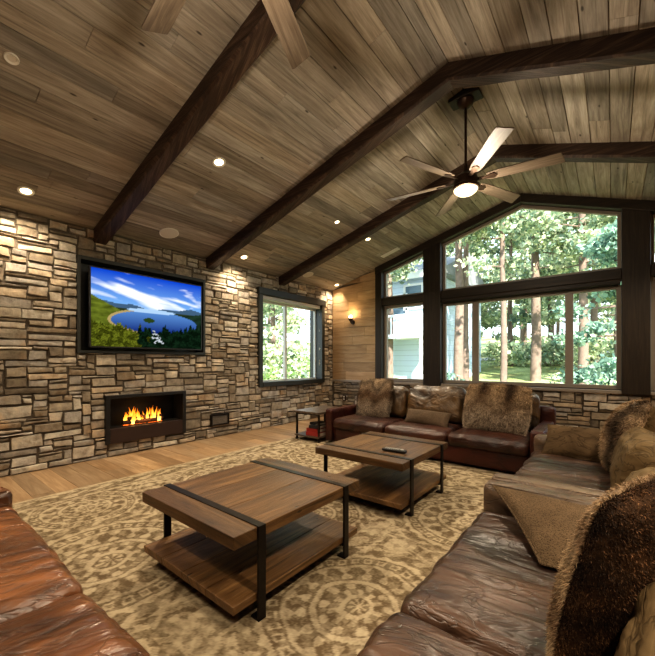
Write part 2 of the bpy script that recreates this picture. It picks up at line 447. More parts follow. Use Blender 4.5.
bk=MB(); bk.prism([(XS2-.02,ZS),(XE+.1,ZS),(XE+.1,ceil_z(XE+.1)+.01),(XS2-.02,ceil_z(XS2)+.01)],'xz',YB-.01,YB+.25); bk.build('panel_right',M['panel'],wb)
def post(xa,xb,name='timber_post'):
    mb=MB(); mb.prism([(xa,ZS-.03),(xb,ZS-.03),(xb,ceil_z(xb)),(xa,ceil_z(xa))],'xz',YB-.07,YB+.22,2); mb.build(name,M['frame'],wb,bevel=.008)
post(P0,P1);post(P2,P3);post(P4,P5);post(XS1,XS2)
mb=MB()
ZT0,ZT1=2.53,2.69
for xa,xb in ((P1,P2),(P3,P4),(P5,XS1)):
    mb=MB(); mb.box((xa,YB-.05,ZT0),(xb,YB+.20,ZT1),0); mb.build('timber_transom',M['frame'],wb,bevel=.008)
for xa,xb in ((P0,XR0),(XR0,XS2)):
    mb=MB(); mb.prism([(xa,ceil_z(xa)-.15),(xb,ceil_z(xb)-.15),(xb,ceil_z(xb)),(xa,ceil_z(xa))],'xz',YB-.085,YB+.2,0); mb.build('gable_rafter',M['frame'],wb,bevel=.008)
for xa,xb in ((P1,P2),(P3,P4),(P5,XS1)):
    mb=MB(); mb.box((xa,YB+.02,ZS-.01),(xb,YB+.22,ZS+.03),0); mb.build('window_stool',M['frame'],wb)

def inset(poly,d):
    n=len(poly); out=[]
    A=sum(poly[i][0]*poly[(i+1)%n][1]-poly[(i+1)%n][0]*poly[i][1] for i in range(n)); s=1 if A>0 else -1
    for i in range(n):
        p=Vector(poly[i]);a=Vector(poly[i-1]);b=Vector(poly[(i+1)%n])
        e1=(p-a).normalized();e2=(b-p).normalized()
        n1=Vector((-e1.y,e1.x))*s;n2=Vector((-e2.y,e2.x))*s
        k=(n1+n2); k=k/ (1+n1.dot(n2)); out.append(tuple(p+k*d))
    return out
def ring(mb,poly,d,plane,d0,d1):
    q=inset(poly,d); n=len(poly)
    for i in range(n):
        j=(i+1)%n
        mb.prism([poly[i],poly[j],q[j],q[i]],plane,d0,d1)
    return q
def window(idx,poly,mull=(),plane='xz',base=YB,fr=.06,mat='vinyl',dy=(.06,.13)):
    w=sempty('window_%d'%idx)
    mb=MB(); q=ring(mb,poly,fr,plane,base+dy[0],base+dy[1]); mb.build('window_frame',M[mat],w,bevel=.004)
    for (xa,xb,za,zb) in mull:
        mb=MB()
        if plane=='xz': mb.box((xa,base+dy[0]+.005,za),(xb,base+dy[1]-.005,zb))
        else: mb.box((base+dy[0]-.005,xa,za),(base+dy[1]+.005,xb,zb))
        mb.build('mullion',M[mat],w,bevel=.003)
    return w
def gz(x,d=.15): return ceil_z(x)-d
window(2,[(P1,ZS+.03),(P2,ZS+.03),(P2,ZT0),(P1,ZT0)])
window(3,[(P1,ZT1),(P2,ZT1),(P2,gz(P2)),(P1,gz(P1))],fr=.045)
window(4,[(P3,ZS+.03),(P4,ZS+.03),(P4,ZT0-.07),(P3,ZT0-.07)],[(-2.08,-1.96,ZS+.05,ZT0-.08),(-.61,-.50,ZS+.05,ZT0-.08)])
window(5,[(P3,ZT1),(P4,ZT1),(P4,gz(P4)),(XR0,gz(XR0)),(P3,gz(P3))],fr=.05)
window(6,[(P5,ZS+.03),(XS1,ZS+.03),(XS1,ZT0),(P5,ZT0)])
window(7,[(P5,ZT1),(XS1,ZT1),(XS1,gz(XS1)),(P5,gz(P5))],fr=.05)
# roller blind cassette in the centre window
t=thing('roller_blind','dark rolled-up blind cassette under the transom of the large centre window','blind',(-1.27,YB-.01,ZT0-.04))
mb=MB(); mb.box((-1.36,-.05,-.035),(1.36,.05,.039),0); mb.build('cassette',M['frame'],t,bevel=.01)
mb=MB(); mb.tube((-1.33,.0,-.048),(1.33,.0,-.048),.010); mb.build('bottom_bar',M['iron'],t,smooth=40)

# left window: reveal, trim, panes
w=window(1,[(W1[0],W1[2]),(W1[1],W1[2]),(W1[1],W1[3]-.14),(W1[0],W1[3]-.14)],[(5.40,5.455,W1[2]+.04,W1[3]-.16)],'yz',XL-.10,.045,'vinyl_light',(-.10,-.04))
mb=MB()
tr=.075
mb.box((XL-.10,W1[0]-tr,W1[2]-.075),(XL+.055,W1[0]+.02,W1[3]+.05),2)
mb.box((XL-.10,W1[1]-.02,W1[2]-.075),(XL+.055,W1[1]+tr,W1[3]+.05),2)
mb.box((XL-.10,W1[0]+.02,W1[2]-.075),(XL+.06,W1[1]-.02,W1[2]+.02),1)
mb.box((XL-.10,W1[0]-tr-.02,W1[3]-.07),(XL+.075,W1[1]+tr+.02,W1[3]+.06),1)
mb.build('window_trim',M['green'],w,bevel=.006)
mb=MB()
mb.box((XL-.33,W1[0],W1[2]),(XL-.10,W1[0]+.02,W1[3])); mb.box((XL-.33,W1[1]-.02,W1[2]),(XL-.10,W1[1],W1[3])); mb.box((XL-.33,W1[0],W1[2]),(XL-.10,W1[1],W1[2]+.02)); mb.box((XL-.33,W1[0],W1[3]-.02),(XL-.10,W1[1],W1[3]))
mb.build('window_reveal',M['green'],w)
mb=MB(); mb.box((XL-.13,W1[0]+.03,W1[3]-.15),(XL+.0,W1[1]-.03,W1[3]-.075),1); mb.build('blind_cassette',M['vinyl_light'],w,bevel=.008)

# right wall (out of view)
mb=MB(); mb.box((XE,YF,0),(XE+.2,YB+.1,ceil_z(XE)+.02)); struct(mb.build('wall_right',M['plaster']))

mb=MB(); mb.prism([(XL-.3,0),(XE+.2,0),(XE+.2,ceil_z(XE+.2)),(XR0,ZR),(XL-.3,HE-.3*SL)],'xz',YF-.2,YF); struct(mb.build('wall_front',M['plaster']))  # unseen end wall, added to keep flattening sky light out
# ceiling beams (fixed timbers of the roof)
for k,yb in enumerate((1.735,3.405,5.08)):
    BW,BD=.165,.165
    tb=sempty('trim_%d'%(k+1))
    for xa,xb in ((XL+.0,XR0),(XR0,XE)):
        mb=MB()
        za,zb=ceil_z(xa),ceil_z(xb)
        for i in range(1):
            pass
        N=14; poly=[]
        top=[(xa,za+.005),(xb,zb+.005)]; bot=[]
        for q in range(N+1):
            f=q/N; bot.append((xb+(xa-xb)*f, zb+(za-zb)*f-BD+random.uniform(-.005,.005)))
        # hewn: cross-sections along the slope with wavering faces
        vs=[];fs=[]
        for q in range(N+1):
            f=q/N; x=xa+(xb-xa)*f; zt=za+(zb-za)*f
            j=lambda: random.uniform(-.005,.005) if 0<q<N else 0
            vs+=[(x,yb,zt+.004),(x,yb+j(),zt-BD+.02+j()),(x,yb+.018+j(),zt-BD+j()),(x,yb+BW-.018+j(),zt-BD+j()),(x,yb+BW+j(),zt-BD+.02+j()),(x,yb+BW,zt+.004)]
        for q in range(N):
            for c in range(6): fs.append((q*6+c,q*6+(c+1)%6,(q+1)*6+(c+1)%6,(q+1)*6+c))
        fs+=[tuple(range(6)),tuple(range(N*6,N*6+6))]
        mb.add(vs,fs,axis=0); mb.build('beam',M['beam'],tb,bevel=0)

# ------------------------------------------------------------------ things on the walls
# fireplace
fp=thing('fireplace','wide black-framed gas fireplace with burning logs set low in stone wall','fireplace',(XL,2.445,FP[2]))
y0,y1=FP[0]-2.445-.02,FP[1]-2.445+.02; H=FP[3]-FP[2]
mb=MB()
mb.box((-.28,y0+.02,.0),(-.26,y1-.02,H)); mb.box((-.26,y0+.02,.0),(0,y0+.04,H)); mb.box((-.26,y1-.04,0),(0,y1-.02,H)); mb.box((-.26,y0+.04,H-.02),(0,y1-.04,H)); mb.box((-.26,y0+.04,0),(0,y1-.04,.02))
mb.build('firebox',M['firebox'],fp)
mb=MB(); mb.box((-.03,y0-.01,-.02),(.055,y0+.045,H+.02),2); mb.box((-.03,y1-.045,-.02),(.055,y1+.01,H+.02),2); mb.box((-.03,y0+.045,H-.025),(.055,y1-.045,H+.02),1)
mb.build('surround',M['black'],fp,bevel=.004)
mb=MB(); mb.box((-.03,y0+.045,-.02),(.05,y1-.045,.185),1); mb.build('lower_panel',M['firepanel'],fp,bevel=.005)
mb=MB(); mb.box((-.2,y0+.05,.02),(-.02,y1-.05,.19)); mb.build('burner_tray',M['firebox'],fp)
for (ya,yc,xa,xb,za,zb,r) in ((-.31,.16,-.10,-.06,.225,.225,.035),(-.12,.27,-.14,-.10,.235,.23,.036),(-.24,.05,-.08,-.13,.28,.285,.028),(.0,.24,-.12,-.07,.29,.28,.026)):
    mb=MB(); mb.tube((xa,ya,za),(xb,yc,zb),r,r*.85,10); mb.build('log',M['bark_log'],fp,smooth=50)
mb=MB()
for k in range(60):
    y=random.uniform(-.3,.26); x=random.uniform(-.13,-.05); s=random.uniform(.006,.016)
    mb.box((x-s,y-s,.185),(x+s,y+s,.185+s*1.3))
mb.build('embers',M['ember'],fp)['kind']='stuff'
mb=MB()
for k in range(46):
    cl=random.choice((-.17,-.12,.09,.15,-.03,-.22,.2)); y=cl+random.gauss(0,.035); x=random.uniform(-.13,-.06)
    hh=max(.09,(.27-.9*abs(abs(cl)-.14))*random.uniform(.45,1.0)); w=random.uniform(.013,.026)
    pr=[];cs=[]
    sway=random.uniform(-.03,.03); ph=random.uniform(0,6)
    m=7
    vs=[];cols=[];nn=6
    for i in range(m+1):
        f=i/m; rr=w*(math.sin(math.pi*min(1,f*.75+.22))**1.0)*(1-f**3)+.0008
        cx=sway*f*f+.012*math.sin(ph+f*5)*f
        e=(3.0*(1-f)+1.2*f); c=((1.0*e),(.62*(1-f)+.20*f)*e,(.16*(1-f)**2+.01)*e)
        for a in range(nn):
            an=2*math.pi*a/nn; vs.append((x+rr*.6*math.cos(an),y+cx+rr*math.sin(an),.20+hh*f)); cols.append(c)
    fs=[(i*nn+a,i*nn+(a+1)%nn,(i+1)*nn+(a+1)%nn,(i+1)*nn+a) for i in range(m) for a in range(nn)]
    mb.add(vs,fs,col=cols)
mb.build('flames',M['flame'],fp,smooth=True)

# tv in its niche
struct(MB().box((XL-.24,NI[0]-.02,NI[2]-.03),(XL+.03,NI[0]+.02,NI[3]+.03)).box((XL-.24,NI[1]-.02,NI[2]-.03),(XL+.03,NI[1]+.02,NI[3]+.03)).box((XL-.24,NI[0]+.02,NI[3]-.02),(XL+.03,NI[1]-.02,NI[3]+.03)).box((XL-.24,NI[0]+.02,NI[2]-.03),(XL+.03,NI[1]-.02,NI[2]+.01)).box((XL-.24,NI[0]+.02,NI[2]+.01),(XL-.2,NI[1]-.02,NI[3]-.02)).build('trim_4',M['green'],bevel=.003))
tv=thing('television','large flat television showing a blue mountain lake, mounted in a dark wall niche','television',(XL+.13,2.45,1.485))
TW,TH=1.60,1.05
mb=MB(); mb.box((-.045,-TW/2,0),(0,TW/2,TH)); mb.box((-.08,-TW/2+.2,.2),(-.045,TW/2-.2,TH-.25)); mb.build('housing',M['black'],tv,bevel=.006)
mb=MB(); mb.box((-.32,-.25,.4),(-.08,-.15,.5)); mb.box((-.32,.15,.4),(-.08,.25,.5)); mb.box((-.335,-.3,.35),(-.315,.3,.6)); mb.build('wall_bracket',M['iron'],tv)
mb=MB(); ring(mb,[(-TW/2,0),(TW/2,0),(TW/2,TH),(-TW/2,TH)],.018,'yz',0,.006); mb.build('bezel',M['black'],tv)
# picture: sky, clouds, hills, lake, island, pines and white water
nu,nv=150,92
U,V=np.meshgrid(np.linspace(0,1,nu),np.linspace(0,1,nv))
def fbm(x,y,seed=0,oct=4):
    out=np.zeros_like(x)
    rs=np.random.default_rng(seed)
    for o in range(oct):
        f=2.0**o
        for _ in range(3):
            a=rs.uniform(0,6.28); ph=rs.uniform(0,6.28); k=rs.uniform(.7,1.4)*f*6.28
            out+=np.sin(k*(x*np.cos(a)+y*np.sin(a))+ph+1.5*np.sin(k*.6*(x*np.sin(a)-y*np.cos(a))+ph*2))/(f*3)
    return out
def lin(r,g,b): return np.array([(c/255)**2.2 for c in (r,g,b)])
img=np.zeros((nv,nu,3))
sky=np.clip((V-.55)/.45,0,1)[...,None]; img[:]=lin(120,170,225)*(1-sky)+lin(10,70,190)*sky
cl=np.clip(fbm(U*1.2+V*.8,V*4+U*1.2,3)*1.1+.9-np.abs(V-(.80-.28*U))*7,0,1)[...,None]; img=img*(1-cl)+lin(235,240,248)*cl
cl=np.clip((fbm(U*2,V*4,8)*.9+.5-np.hypot((U-.97)*5,(V-.78)*6)),0,1)[...,None]; img=img*(1-cl)+lin(240,243,250)*cl
cl=np.clip((fbm(U*2,V*4,9)*.7+.35-np.hypot((U-.78)*5,(V-.9)*9)),0,1)[...,None]; img=img*(1-cl)+lin(235,238,248)*cl
ridge=.565+.02*np.sin(U*9)+.012*np.sin(U*23)+.02*np.abs(U-.45)
m=(V<ridge); img[m]=lin(70,95,120)
lake=((U-.55)/.40)**2+((V-.36)/.155)**2<1; lk=np.clip((V-.2)/.35,0,1)[...,None]; lkc=lin(8,32,110)*(1-lk)+lin(95,140,200)*lk
shore=((U-.55)/.425)**2+((V-.365)/.178)**2<1
land=(V<.53-.05*U*0+.0)&~m|(V<.51)
img[(V<.52)]=lin(52,62,40)
tx=fbm(U*7,V*12,5)
lh=(V<.66-.75*U)&(V>.25); img[lh]=lin(95,105,40)*(1+.45*tx[lh][:,None])
rh=(V<.50+.25*(U-.82))&(U>.72); img[rh]=lin(38,56,44)*(1+.3*tx[rh][:,None])
b=shore&~lake&(U<.45); img[b]=lin(170,150,100)
img[lake]=lkc[lake]
far=((U-.5)/.22)**2+((V-.515)/.03)**2<1; img[far]=lin(165,195,225)
isl=((U-.47)/.05)**2+((V-.385)/.034)**2<1; img[isl]=lin(50,70,35)
tree=V<(.17+.10*np.abs(fbm(U*9,U*0,12))+.06*np.abs(((U*23)%1)-.5)*2+.13*np.clip((U-.62)*2.2,0,1)+.10*np.clip((.35-U)*2.5,0,1))
tc=np.where((U+.12*fbm(U*3,V*3,44))[...,None]<.40,lin(92,98,34),lin(26,44,30))*(.35+1.3*rng.random(U.shape)[...,None])*np.where((fbm(U*9,V*6,45)>.0)[...,None],1.0,.45); img[tree]=np.clip(tc[tree],0.002,1)
wf=(np.abs(U-(.50+.35*(.25-V)))<.018+.22*np.clip(.25-V,0,.12))&(V<.25)&(V>.06)&(fbm(U*14,V*18,15)>.12); img[wf]=lin(185,192,198)
img=np.clip(img,0.001,1)
y_=(U-.5)*(TW-.03); z_=.016+V*(TH-.032)
Vv=np.stack([np.full_like(U,.003),y_,z_],-1).reshape(-1,3)
ii=np.arange(nu*nv).reshape(nv,nu); F=np.stack([ii[:-1,:-1],ii[:-1,1:],ii[1:,1:],ii[1:,:-1]],-1).reshape(-1,4)
grid_mesh('screen',Vv,F,M['screen'],tv,img.reshape(-1,3))

# floor-level vent in the stone wall
t=thing('wall_vent','small framed brown vent low in the stone wall right of fireplace','vent',(XL+.03,3.655,.30))
mb=MB(); ring(mb,[(-.18,-.095),(.18,-.095),(.18,.095),(-.18,.095)],.022,'yz',-.05,.03); mb.build('vent_frame',M['iron'],t,bevel=.003)
mb=MB(); mb.box((-.05,-.16,-.075),(-.035,.16,.075)); mb.build('back_plate',M['firebox'],t)
mb=MB()
for k in range(7): mb.box((-.03,-.158,-.066+k*.02),(.012,.158,-.058+k*.02))
mb.build('louvres',M['vinyl'],t)
# outlet and switch on the window wall
t=thing('wall_outlet','small dark wall outlet plate on the stone in the corner by end table','outlet',(-4.98,YB-.045,.44))
mb=MB(); mb.box((-.045,-.012,-.065),(.045,.012,.065)); mb.build('plate',M['firepanel'],t,bevel=.004)
for dz in (-.028,.028):
    mb=MB(); mb.lathe([(.0,0),(.02,0),(.02,.006),(.0,.006)],mat=Matrix.Rotation(R(90),4,'X'),c=(0,-.011,dz)); mb.build('socket',M['white'],t)
# sconce
t=thing('wall_sconce','small bronze wall sconce with glowing upward shade on tan board panel','wall lamp',(-4.75,YB-.022,2.22))
mb=MB(); mb.lathe([(.0,0),(.055,0),(.05,.02),(.0,.025)],mat=Matrix.Rotation(R(90),4,'X')); mb.build('back_plate',M['bronze'],t,smooth=40)
mb=MB(); mb.tube((0,-.01,0),(0,-.09,-.01),.012); mb.tube((0,-.09,-.02),(0,-.09,.03),.016); mb.build('bracket_arm',M['bronze'],t,smooth=40)
mb=MB(); mb.lathe([(.025,.0),(.05,.03),(.055,.07),(.05,.07),(.045,.03),(.0,.005)],c=(0,-.09,.02)); mb.build('cup',M['bronze'],t,smooth=40)
mb=MB(); mb.lathe([(.0,.02),(.03,.03),(.042,.075),(.04,.11),(.02,.14),(.0,.145)],c=(0,-.09,.02)); mb.build('glass_shade',M['lamp'],t,smooth=40)

# ------------------------------------------------------------------ ceiling fixtures
NL=Vector((Vl.z,0,-Vl.x))       # into the room
QL=Vector((0,0,1)).rotation_difference(NL).to_matrix().to_4x4()
def on_slope(x,y,d=0): return Vector((x,y,ceil_z(x)))+NL*d
def can(x,y,lit,label,r=.075,power=0):
    t=thing('recessed_light',label,'ceiling light',on_slope(x,y,.002),0,None); t.rotation_euler=QL.to_euler()
    mb=MB(); mb.lathe([(r*.62,-.008),(r*.66,.004),(r*.95,.010),(r,.0),(r,-.01)],n=28); mb.build('trim_ring',M['white'],t,smooth=40)
    mb=MB(); mb.lathe([(.0,.002),(r*.64,.002),(r*.64,-.004),(0,-.004)],n=24); mb.build('lens',M['lamp'] if lit else M['speaker'],t)
    return t
def spot(x,y,e,size=95,blend=.9,d=.03,tilt=None):
    L=bpy.data.lights.new('downlight_or_fill','SPOT'); L.energy=e; L.color=(1,.84,.62); L.spot_size=R(size); L.spot_blend=blend; L.shadow_soft_size=.06
    o=bpy.data.objects.new('downlight_or_fill',L); C.objects.link(o); o.location=on_slope(x,y,d)
    if tilt: o.rotation_euler=tilt
    return o
can(-3.49,.60,False,'round white ceiling disc, unlit, high at far left edge of the boards',.046)
can(-4.96,.97,True,'lit recessed ceiling light nearest the left edge, above the stone wall')
can(-3.48,2.38,True,'lit recessed ceiling light between the first and second dark beams')
can(-5.03,3.95,True,'lit recessed ceiling light above the stone wall right of the television')
can(-3.48,4.59,True,'tiny lit recessed ceiling light high between the second and third beams',.05)
can(-3.51,5.57,True,'lit recessed ceiling light beside the third beam near the ceiling grille',.06)
can(-5.09,6.70,True,'lit recessed ceiling light in the corner over the sconce',.065)
for x,y,l,r in ((-4.97,2.57,'round white ceiling speaker above the television',.13),(-5.01,5.60,'round white ceiling speaker above the left window',.115)):
    t=thing('ceiling_speaker',l,'speaker',on_slope(x,y,.001)); t.rotation_euler=QL.to_euler()
    mb=MB(); mb.lathe([(r*.9,.002),(r*.93,.010),(r,.006),(r,-.01)],n=36); mb.build('rim',M['white'],t,smooth=40)
    mb=MB(); mb.lathe([(.0,.012),(r*.5,.010),(r*.91,.006),(r*.91,-.004),(0,-.004)],n=36); mb.build('grille',M['speaker'],t,smooth=40)
t=thing('ceiling_grille','slim white air grille in the ceiling boards near the window wall','vent',on_slope(-3.56,6.5,.004)); t.rotation_euler=QL.to_euler()
mb=MB(); ring(mb,[(-.2,-.06),(.2,-.06),(.2,.06),(-.2,.06)],.018,'xy',-.008,.010); mb.build('grille_frame',M['white'],t,bevel=.002)
mb=MB(); mb.box((-.185,-.045,-.008),(.185,.045,-.004)); mb.build('back_plate',M['black'],t)
mb=MB()
for k in range(5): mb.box((-.184,-.040+k*.0185,-.004),(.184,-.034+k*.0185,.006))
mb.build('louvres',M['white'],t)

def make_fan(loc,ang,label,drop):
    t=thing('ceiling_fan',label,'ceiling fan',loc)
    mb=MB(); mb.box((-.16,-.085,-.045),(.16,.085,.06),0); mb.build('mounting_block',M['frame'],t,bevel=.006)
    mb=MB(); mb.lathe([(.0,-.045),(.085,-.045),(.088,-.06),(.07,-.10),(.035,-.125),(.02,-.13),(.0,-.13)]); mb.build('canopy',M['bronze'],t,smooth=35)
    mb=MB(); mb.tube((0,0,-.12),(0,0,-drop+.12),.0135); mb.lathe([(.0,.0),(.022,0),(.03,-.05),(.045,-.08),(.0,-.08)],c=(0,0,-drop+.17)); mb.build('downrod',M['bronze'],t,smooth=40)
    mb=MB(); mb.lathe([(.0,.10),(.05,.10),(.085,.07),(.115,.045),(.125,.0),(.12,-.035),(.13,-.045),(.13,-.065),(.0,-.065)],c=(0,0,-drop)); mb.build('motor_housing',M['bronze'],t,smooth=35)
    mb=MB(); mb.lathe([(.118,-.062),(.125,-.075),(.115,-.10),(.085,-.125),(.045,-.14),(.0,-.144)],c=(0,0,-drop)); mb.build('lamp_bowl',M['bowl'],t,smooth=60)
    mb=MB(); mb.lathe([(.113,-.055),(.138,-.055),(.138,-.078),(.127,-.082),(.118,-.08)],c=(0,0,-drop)); mb.build('bowl_ring',M['bronze'],t,smooth=35)
    for k in range(6):
        A=Matrix.Translation((0,0,-drop+.012))@Matrix.Rotation(ang+k*math.pi/3,4,'Z')@Matrix.Rotation(R(-14),4,'X')
        mb=MB(); pts=[(.21,-.045),(.30,-.06),(.82,-.075),(.86,-.072),(.895,.055),(.89,.07),(.30,.06),(.21,.045)]
        n=len(pts); vs=[A@Vector((x,y,z)) for z in (-.005,.005) for x,y in pts]
        fs=[(i,(i+1)%n,n+(i+1)%n,n+i) for i in range(n)]+[tuple(range(n))[::-1],tuple(range(n,2*n))]
        mb.add(vs,fs,puv=[(x,y) for _ in (0,1) for x,y in pts]); bl=mb.build('blade',M['blade'],t,bevel=.002)
        mb=MB(); pts=[(.10,-.022),(.20,-.018),(.27,-.040),(.30,-.02),(.31,0),(.30,.02),(.27,.040),(.20,.018),(.10,.022)]
        n=len(pts); vs=[A@Vector((x,y,z)) for z in (-.013,-.0045) for x,y in pts]
        fs=[(i,(i+1)%n,n+(i+1)%n,n+i) for i in range(n)]+[tuple(range(n))[::-1],tuple(range(n,2*n))]
        mb.add(vs,fs); mb.build('blade_iron',M['bronze'],bl)
    return t
FZ=3.23
make_fan((XR0,3.92,ZR-.03),R(8),'six-blade ceiling fan with lit bowl hanging from the ridge before the windows',ZR-.03-FZ)
make_fan((XR0,.89,ZR-.03),R(-7),'second ceiling fan, only two wooden blade tips showing at the top edge',ZR-.03-FZ)

# ------------------------------------------------------------------ soft shapes
def rounded_box(sx,sy,sz,nx,ny,nz,r,crown=0,wr=0,seed=0,wscale=(6,6,6),sag=0,front=0):
    """closed cushion surface centred at the origin in x,y with its base at z=0"""
    def axis(n,s):
        a=[-1+2*i/n for i in range(n+1)]
        return [math.copysign(abs(x)**.72,x)*s/2 for x in a]
    X=axis(nx,sx);Y=axis(ny,sy);Z=axis(nz,sz)
    idx={};vs=[];fs=[]
    def vid(i,j,k):
        if (i,j,k) in idx: return idx[(i,j,k)]
        p=Vector((X[i],Y[j],Z[k]))
        c=Vector((max(-sx/2+r,min(sx/2-r,p.x)),max(-sy/2+r,min(sy/2-r,p.y)),max(-sz/2+r,min(sz/2-r,p.z))))
        d=p-c
        if d.length>1e-6: 
            nn=d.normalized(); p=c+nn*r
        else: nn=Vector((0,0,1))
        fx=2*X[i]/sx;fy=2*Y[j]/sy;fz=2*Z[k]/sz
        if fz>0: p.z+=crown*(1-fx**4)*(1-fy**4)*fz
        p.y+=math.copysign(front*(1-fx**4)*(1-fz**2),fy)*abs(fy)**3
        if wr:
            q=Vector((p.x*wscale[0],p.y*wscale[1],p.z*wscale[2]))+Vector((seed*7.3,seed*3.1,seed))
            n_=mnoise.fractal(q,1.3,2.0,2)
            n2=min(1.0,abs(mnoise.noise(q*1.25+Vector((9,4,2))))*5)
            p+=nn*(n_*wr*1.1+(n2-1)*wr*.7)*(1 if fz>-.5 else .3)
        p.z+=sz/2
        idx[(i,j,k)]=len(vs); vs.append(p); return idx[(i,j,k)]
    for i in range(nx):
        for j in range(ny):
            fs.append((vid(i,j,nz),vid(i+1,j,nz),vid(i+1,j+1,nz),vid(i,j+1,nz)))
            fs.append((vid(i,j,0),vid(i,j+1,0),vid(i+1,j+1,0),vid(i+1,j,0)))
    for i in range(nx):
        for k in range(nz):
            fs.append((vid(i,0,k),vid(i+1,0,k),vid(i+1,0,k+1),vid(i,0,k+1)))
            fs.append((vid(i,ny,k),vid(i,ny,k+1),vid(i+1,ny,k+1),vid(i+1,ny,k)))
    for j in range(ny):
        for k in range(nz):
            fs.append((vid(0,j,k),vid(0,j,k+1),vid(0,j+1,k+1),vid(0,j+1,k)))
            fs.append((vid(nx,j,k),vid(nx,j+1,k),vid(nx,j+1,k+1),vid(nx,j,k+1)))
    return vs,fs
def soft(name,mat,parent,size,at,r=.05,crown=0,wr=0,seed=0,ws=(6,6,6),n=(22,18,8),rot=None,front=0):
    vs,fs=rounded_box(*size,*n,r,crown,wr,seed,ws,front=front)
    mt=Matrix.Translation(at)@(rot or Matrix.Identity(4))
    mb=MB(); mb.add([mt@v for v in vs],fs); return mb.build(name,mat,parent,smooth=True)

def sofa(label,loc,rotz,width,depth,seats,mats,seat_z=.40,arm_h=.52,arm_w=.145,back_h=.74,arms=(1,1),armd=None,back_cushions=None,seed=1,bmat=None,ws=(7,2.2,5),wr=.010,arm_len=None):
    """front edge at local y=0, width along x from 0"""
    t=thing('sofa',label,'sofa',loc,rotz)
    bm,sm,am,cm=mats
    x0=arm_w if arms[0] else 0; x1=width-(arm_w if arms[1] else 0)
    soft('base',bm,t,(x1-x0-.004,depth-.20,.235),((x0+x1)/2,.03+(depth-.20)/2,.03),.02,0,.002,seed,n=(26,10,6))
    xx=x0
    for k,wd in enumerate(seats):
        soft('seat_cushion',sm,t,(wd-.008,depth-.30,.165),(xx+wd/2,(depth-.30)/2-.005,seat_z-.175),.055,.028,wr,seed+k,ws,(44,34,8),front=.012)
        xx+=wd
    soft('backrest',bm,t,(width-.0,.17,back_h-.04),(width/2,depth-.085,.03),.05,.01,.004,seed+5,(4,4,4),(28,6,12))
    AL=(arm_len or depth-.172)
    for s,on in enumerate(arms):
        if not on: continue
        ax=arm_w/2 if s==0 else width-arm_w/2
        a=soft('arm',am,t,(arm_w-.004,AL,arm_h-.03),(ax,AL/2,.03),.028,.006,.003,seed+8+s,(3,3,3),(8,24,12))
        mb=MB(); zt=arm_h+.004
        for sx in (-1,1):
            mb.tube((ax+sx*(arm_w/2-.022),.03,zt-.004),(ax+sx*(arm_w/2-.022),AL-.04,zt-.002),.005,n=8)
        mb.build('piping',am,a,smooth=True)
    xx=x0
    for k,(wd,h,dx,tilt,ms) in enumerate(back_cushions or []):
        rot=Matrix.Rotation(R(tilt),4,'X')
        soft('back_cushion',ms or cm,t,(wd-.012,.21,h),(xx+wd/2+dx,depth-.32,seat_z-.005),.085,.02,.016,seed+20+k,(5,5,6),(24,10,18),rot,front=.035)
        xx+=wd
    for fx in (x0+.08,x1-.08):
        for fy in (.08,depth-.26):
            mb=MB(); mb.box((fx-.03,fy-.03,.0),(fx+.03,fy+.03,.04)); mb.build('foot',M['black'],t)
    return t
RZ=.0125     # rug thickness under the furniture
L=M
sofa('dark red-brown leather sofa under the large windows, its three loose back cushions slumped',(-3.60,4.42,RZ),0,3.03,1.05,(.92,.90,.92),
     (L['leather_arm'],L['leather_back'],L['leather_arm'],L['leather_cushion']),.40,.53,.145,.72,
     back_cushions=((.92,.50,0,-12,None),(.90,.52,0,-14,None),(.92,.50,0,-12,None)),seed=2,ws=(5,3,5),wr=.008)
# right-hand sofas face the stone wall (local +y -> world +x)
DX=-.63
sofa('espresso leather sofa in the right foreground with deep creased seat cushions',(DX,2.46,RZ),R(-90),2.40,1.05,(1.12,.99),
     (L['leather_right'],L['leather_right'],L['leather_tan_lit'],L['suede']),.40,.535,.145,.70,
     back_cushions=((1.1,.40,0,-10,None),(1.0,.40,0,-10,None)),seed=5,ws=(6.5,1.5,4),wr=.014)
sofa('espresso leather loveseat at right, beyond the striped double armrest, facing the stone wall',(DX,4.28,RZ),R(-90),1.80,1.05,(.755,.755),
     (L['leather_right'],L['leather_right'],L['leather_tan_lit'],L['suede']),.40,.535,.145,.70,
     back_cushions=((.75,.42,0,-10,None),(.75,.42,0,-10,None)),seed=9,ws=(6.5,1.5,4),wr=.013)
# near-left sofa faces the windows
sofa('caramel leather sofa at the bottom left corner, two wrinkled seat cushions in view',(-.72,.50,RZ),math.pi,2.28,1.02,(.90,1.235),
     (L['leather_caramel'],L['leather_caramel'],L['leather_caramel'],L['leather_caramel']),.43,.50,.145,.70,arms=(0,1),
     back_cushions=((.90,.40,0,-12,None),(1.2,.40,0,-12,None)),seed=13,ws=(6,2.0,4),wr=.009)

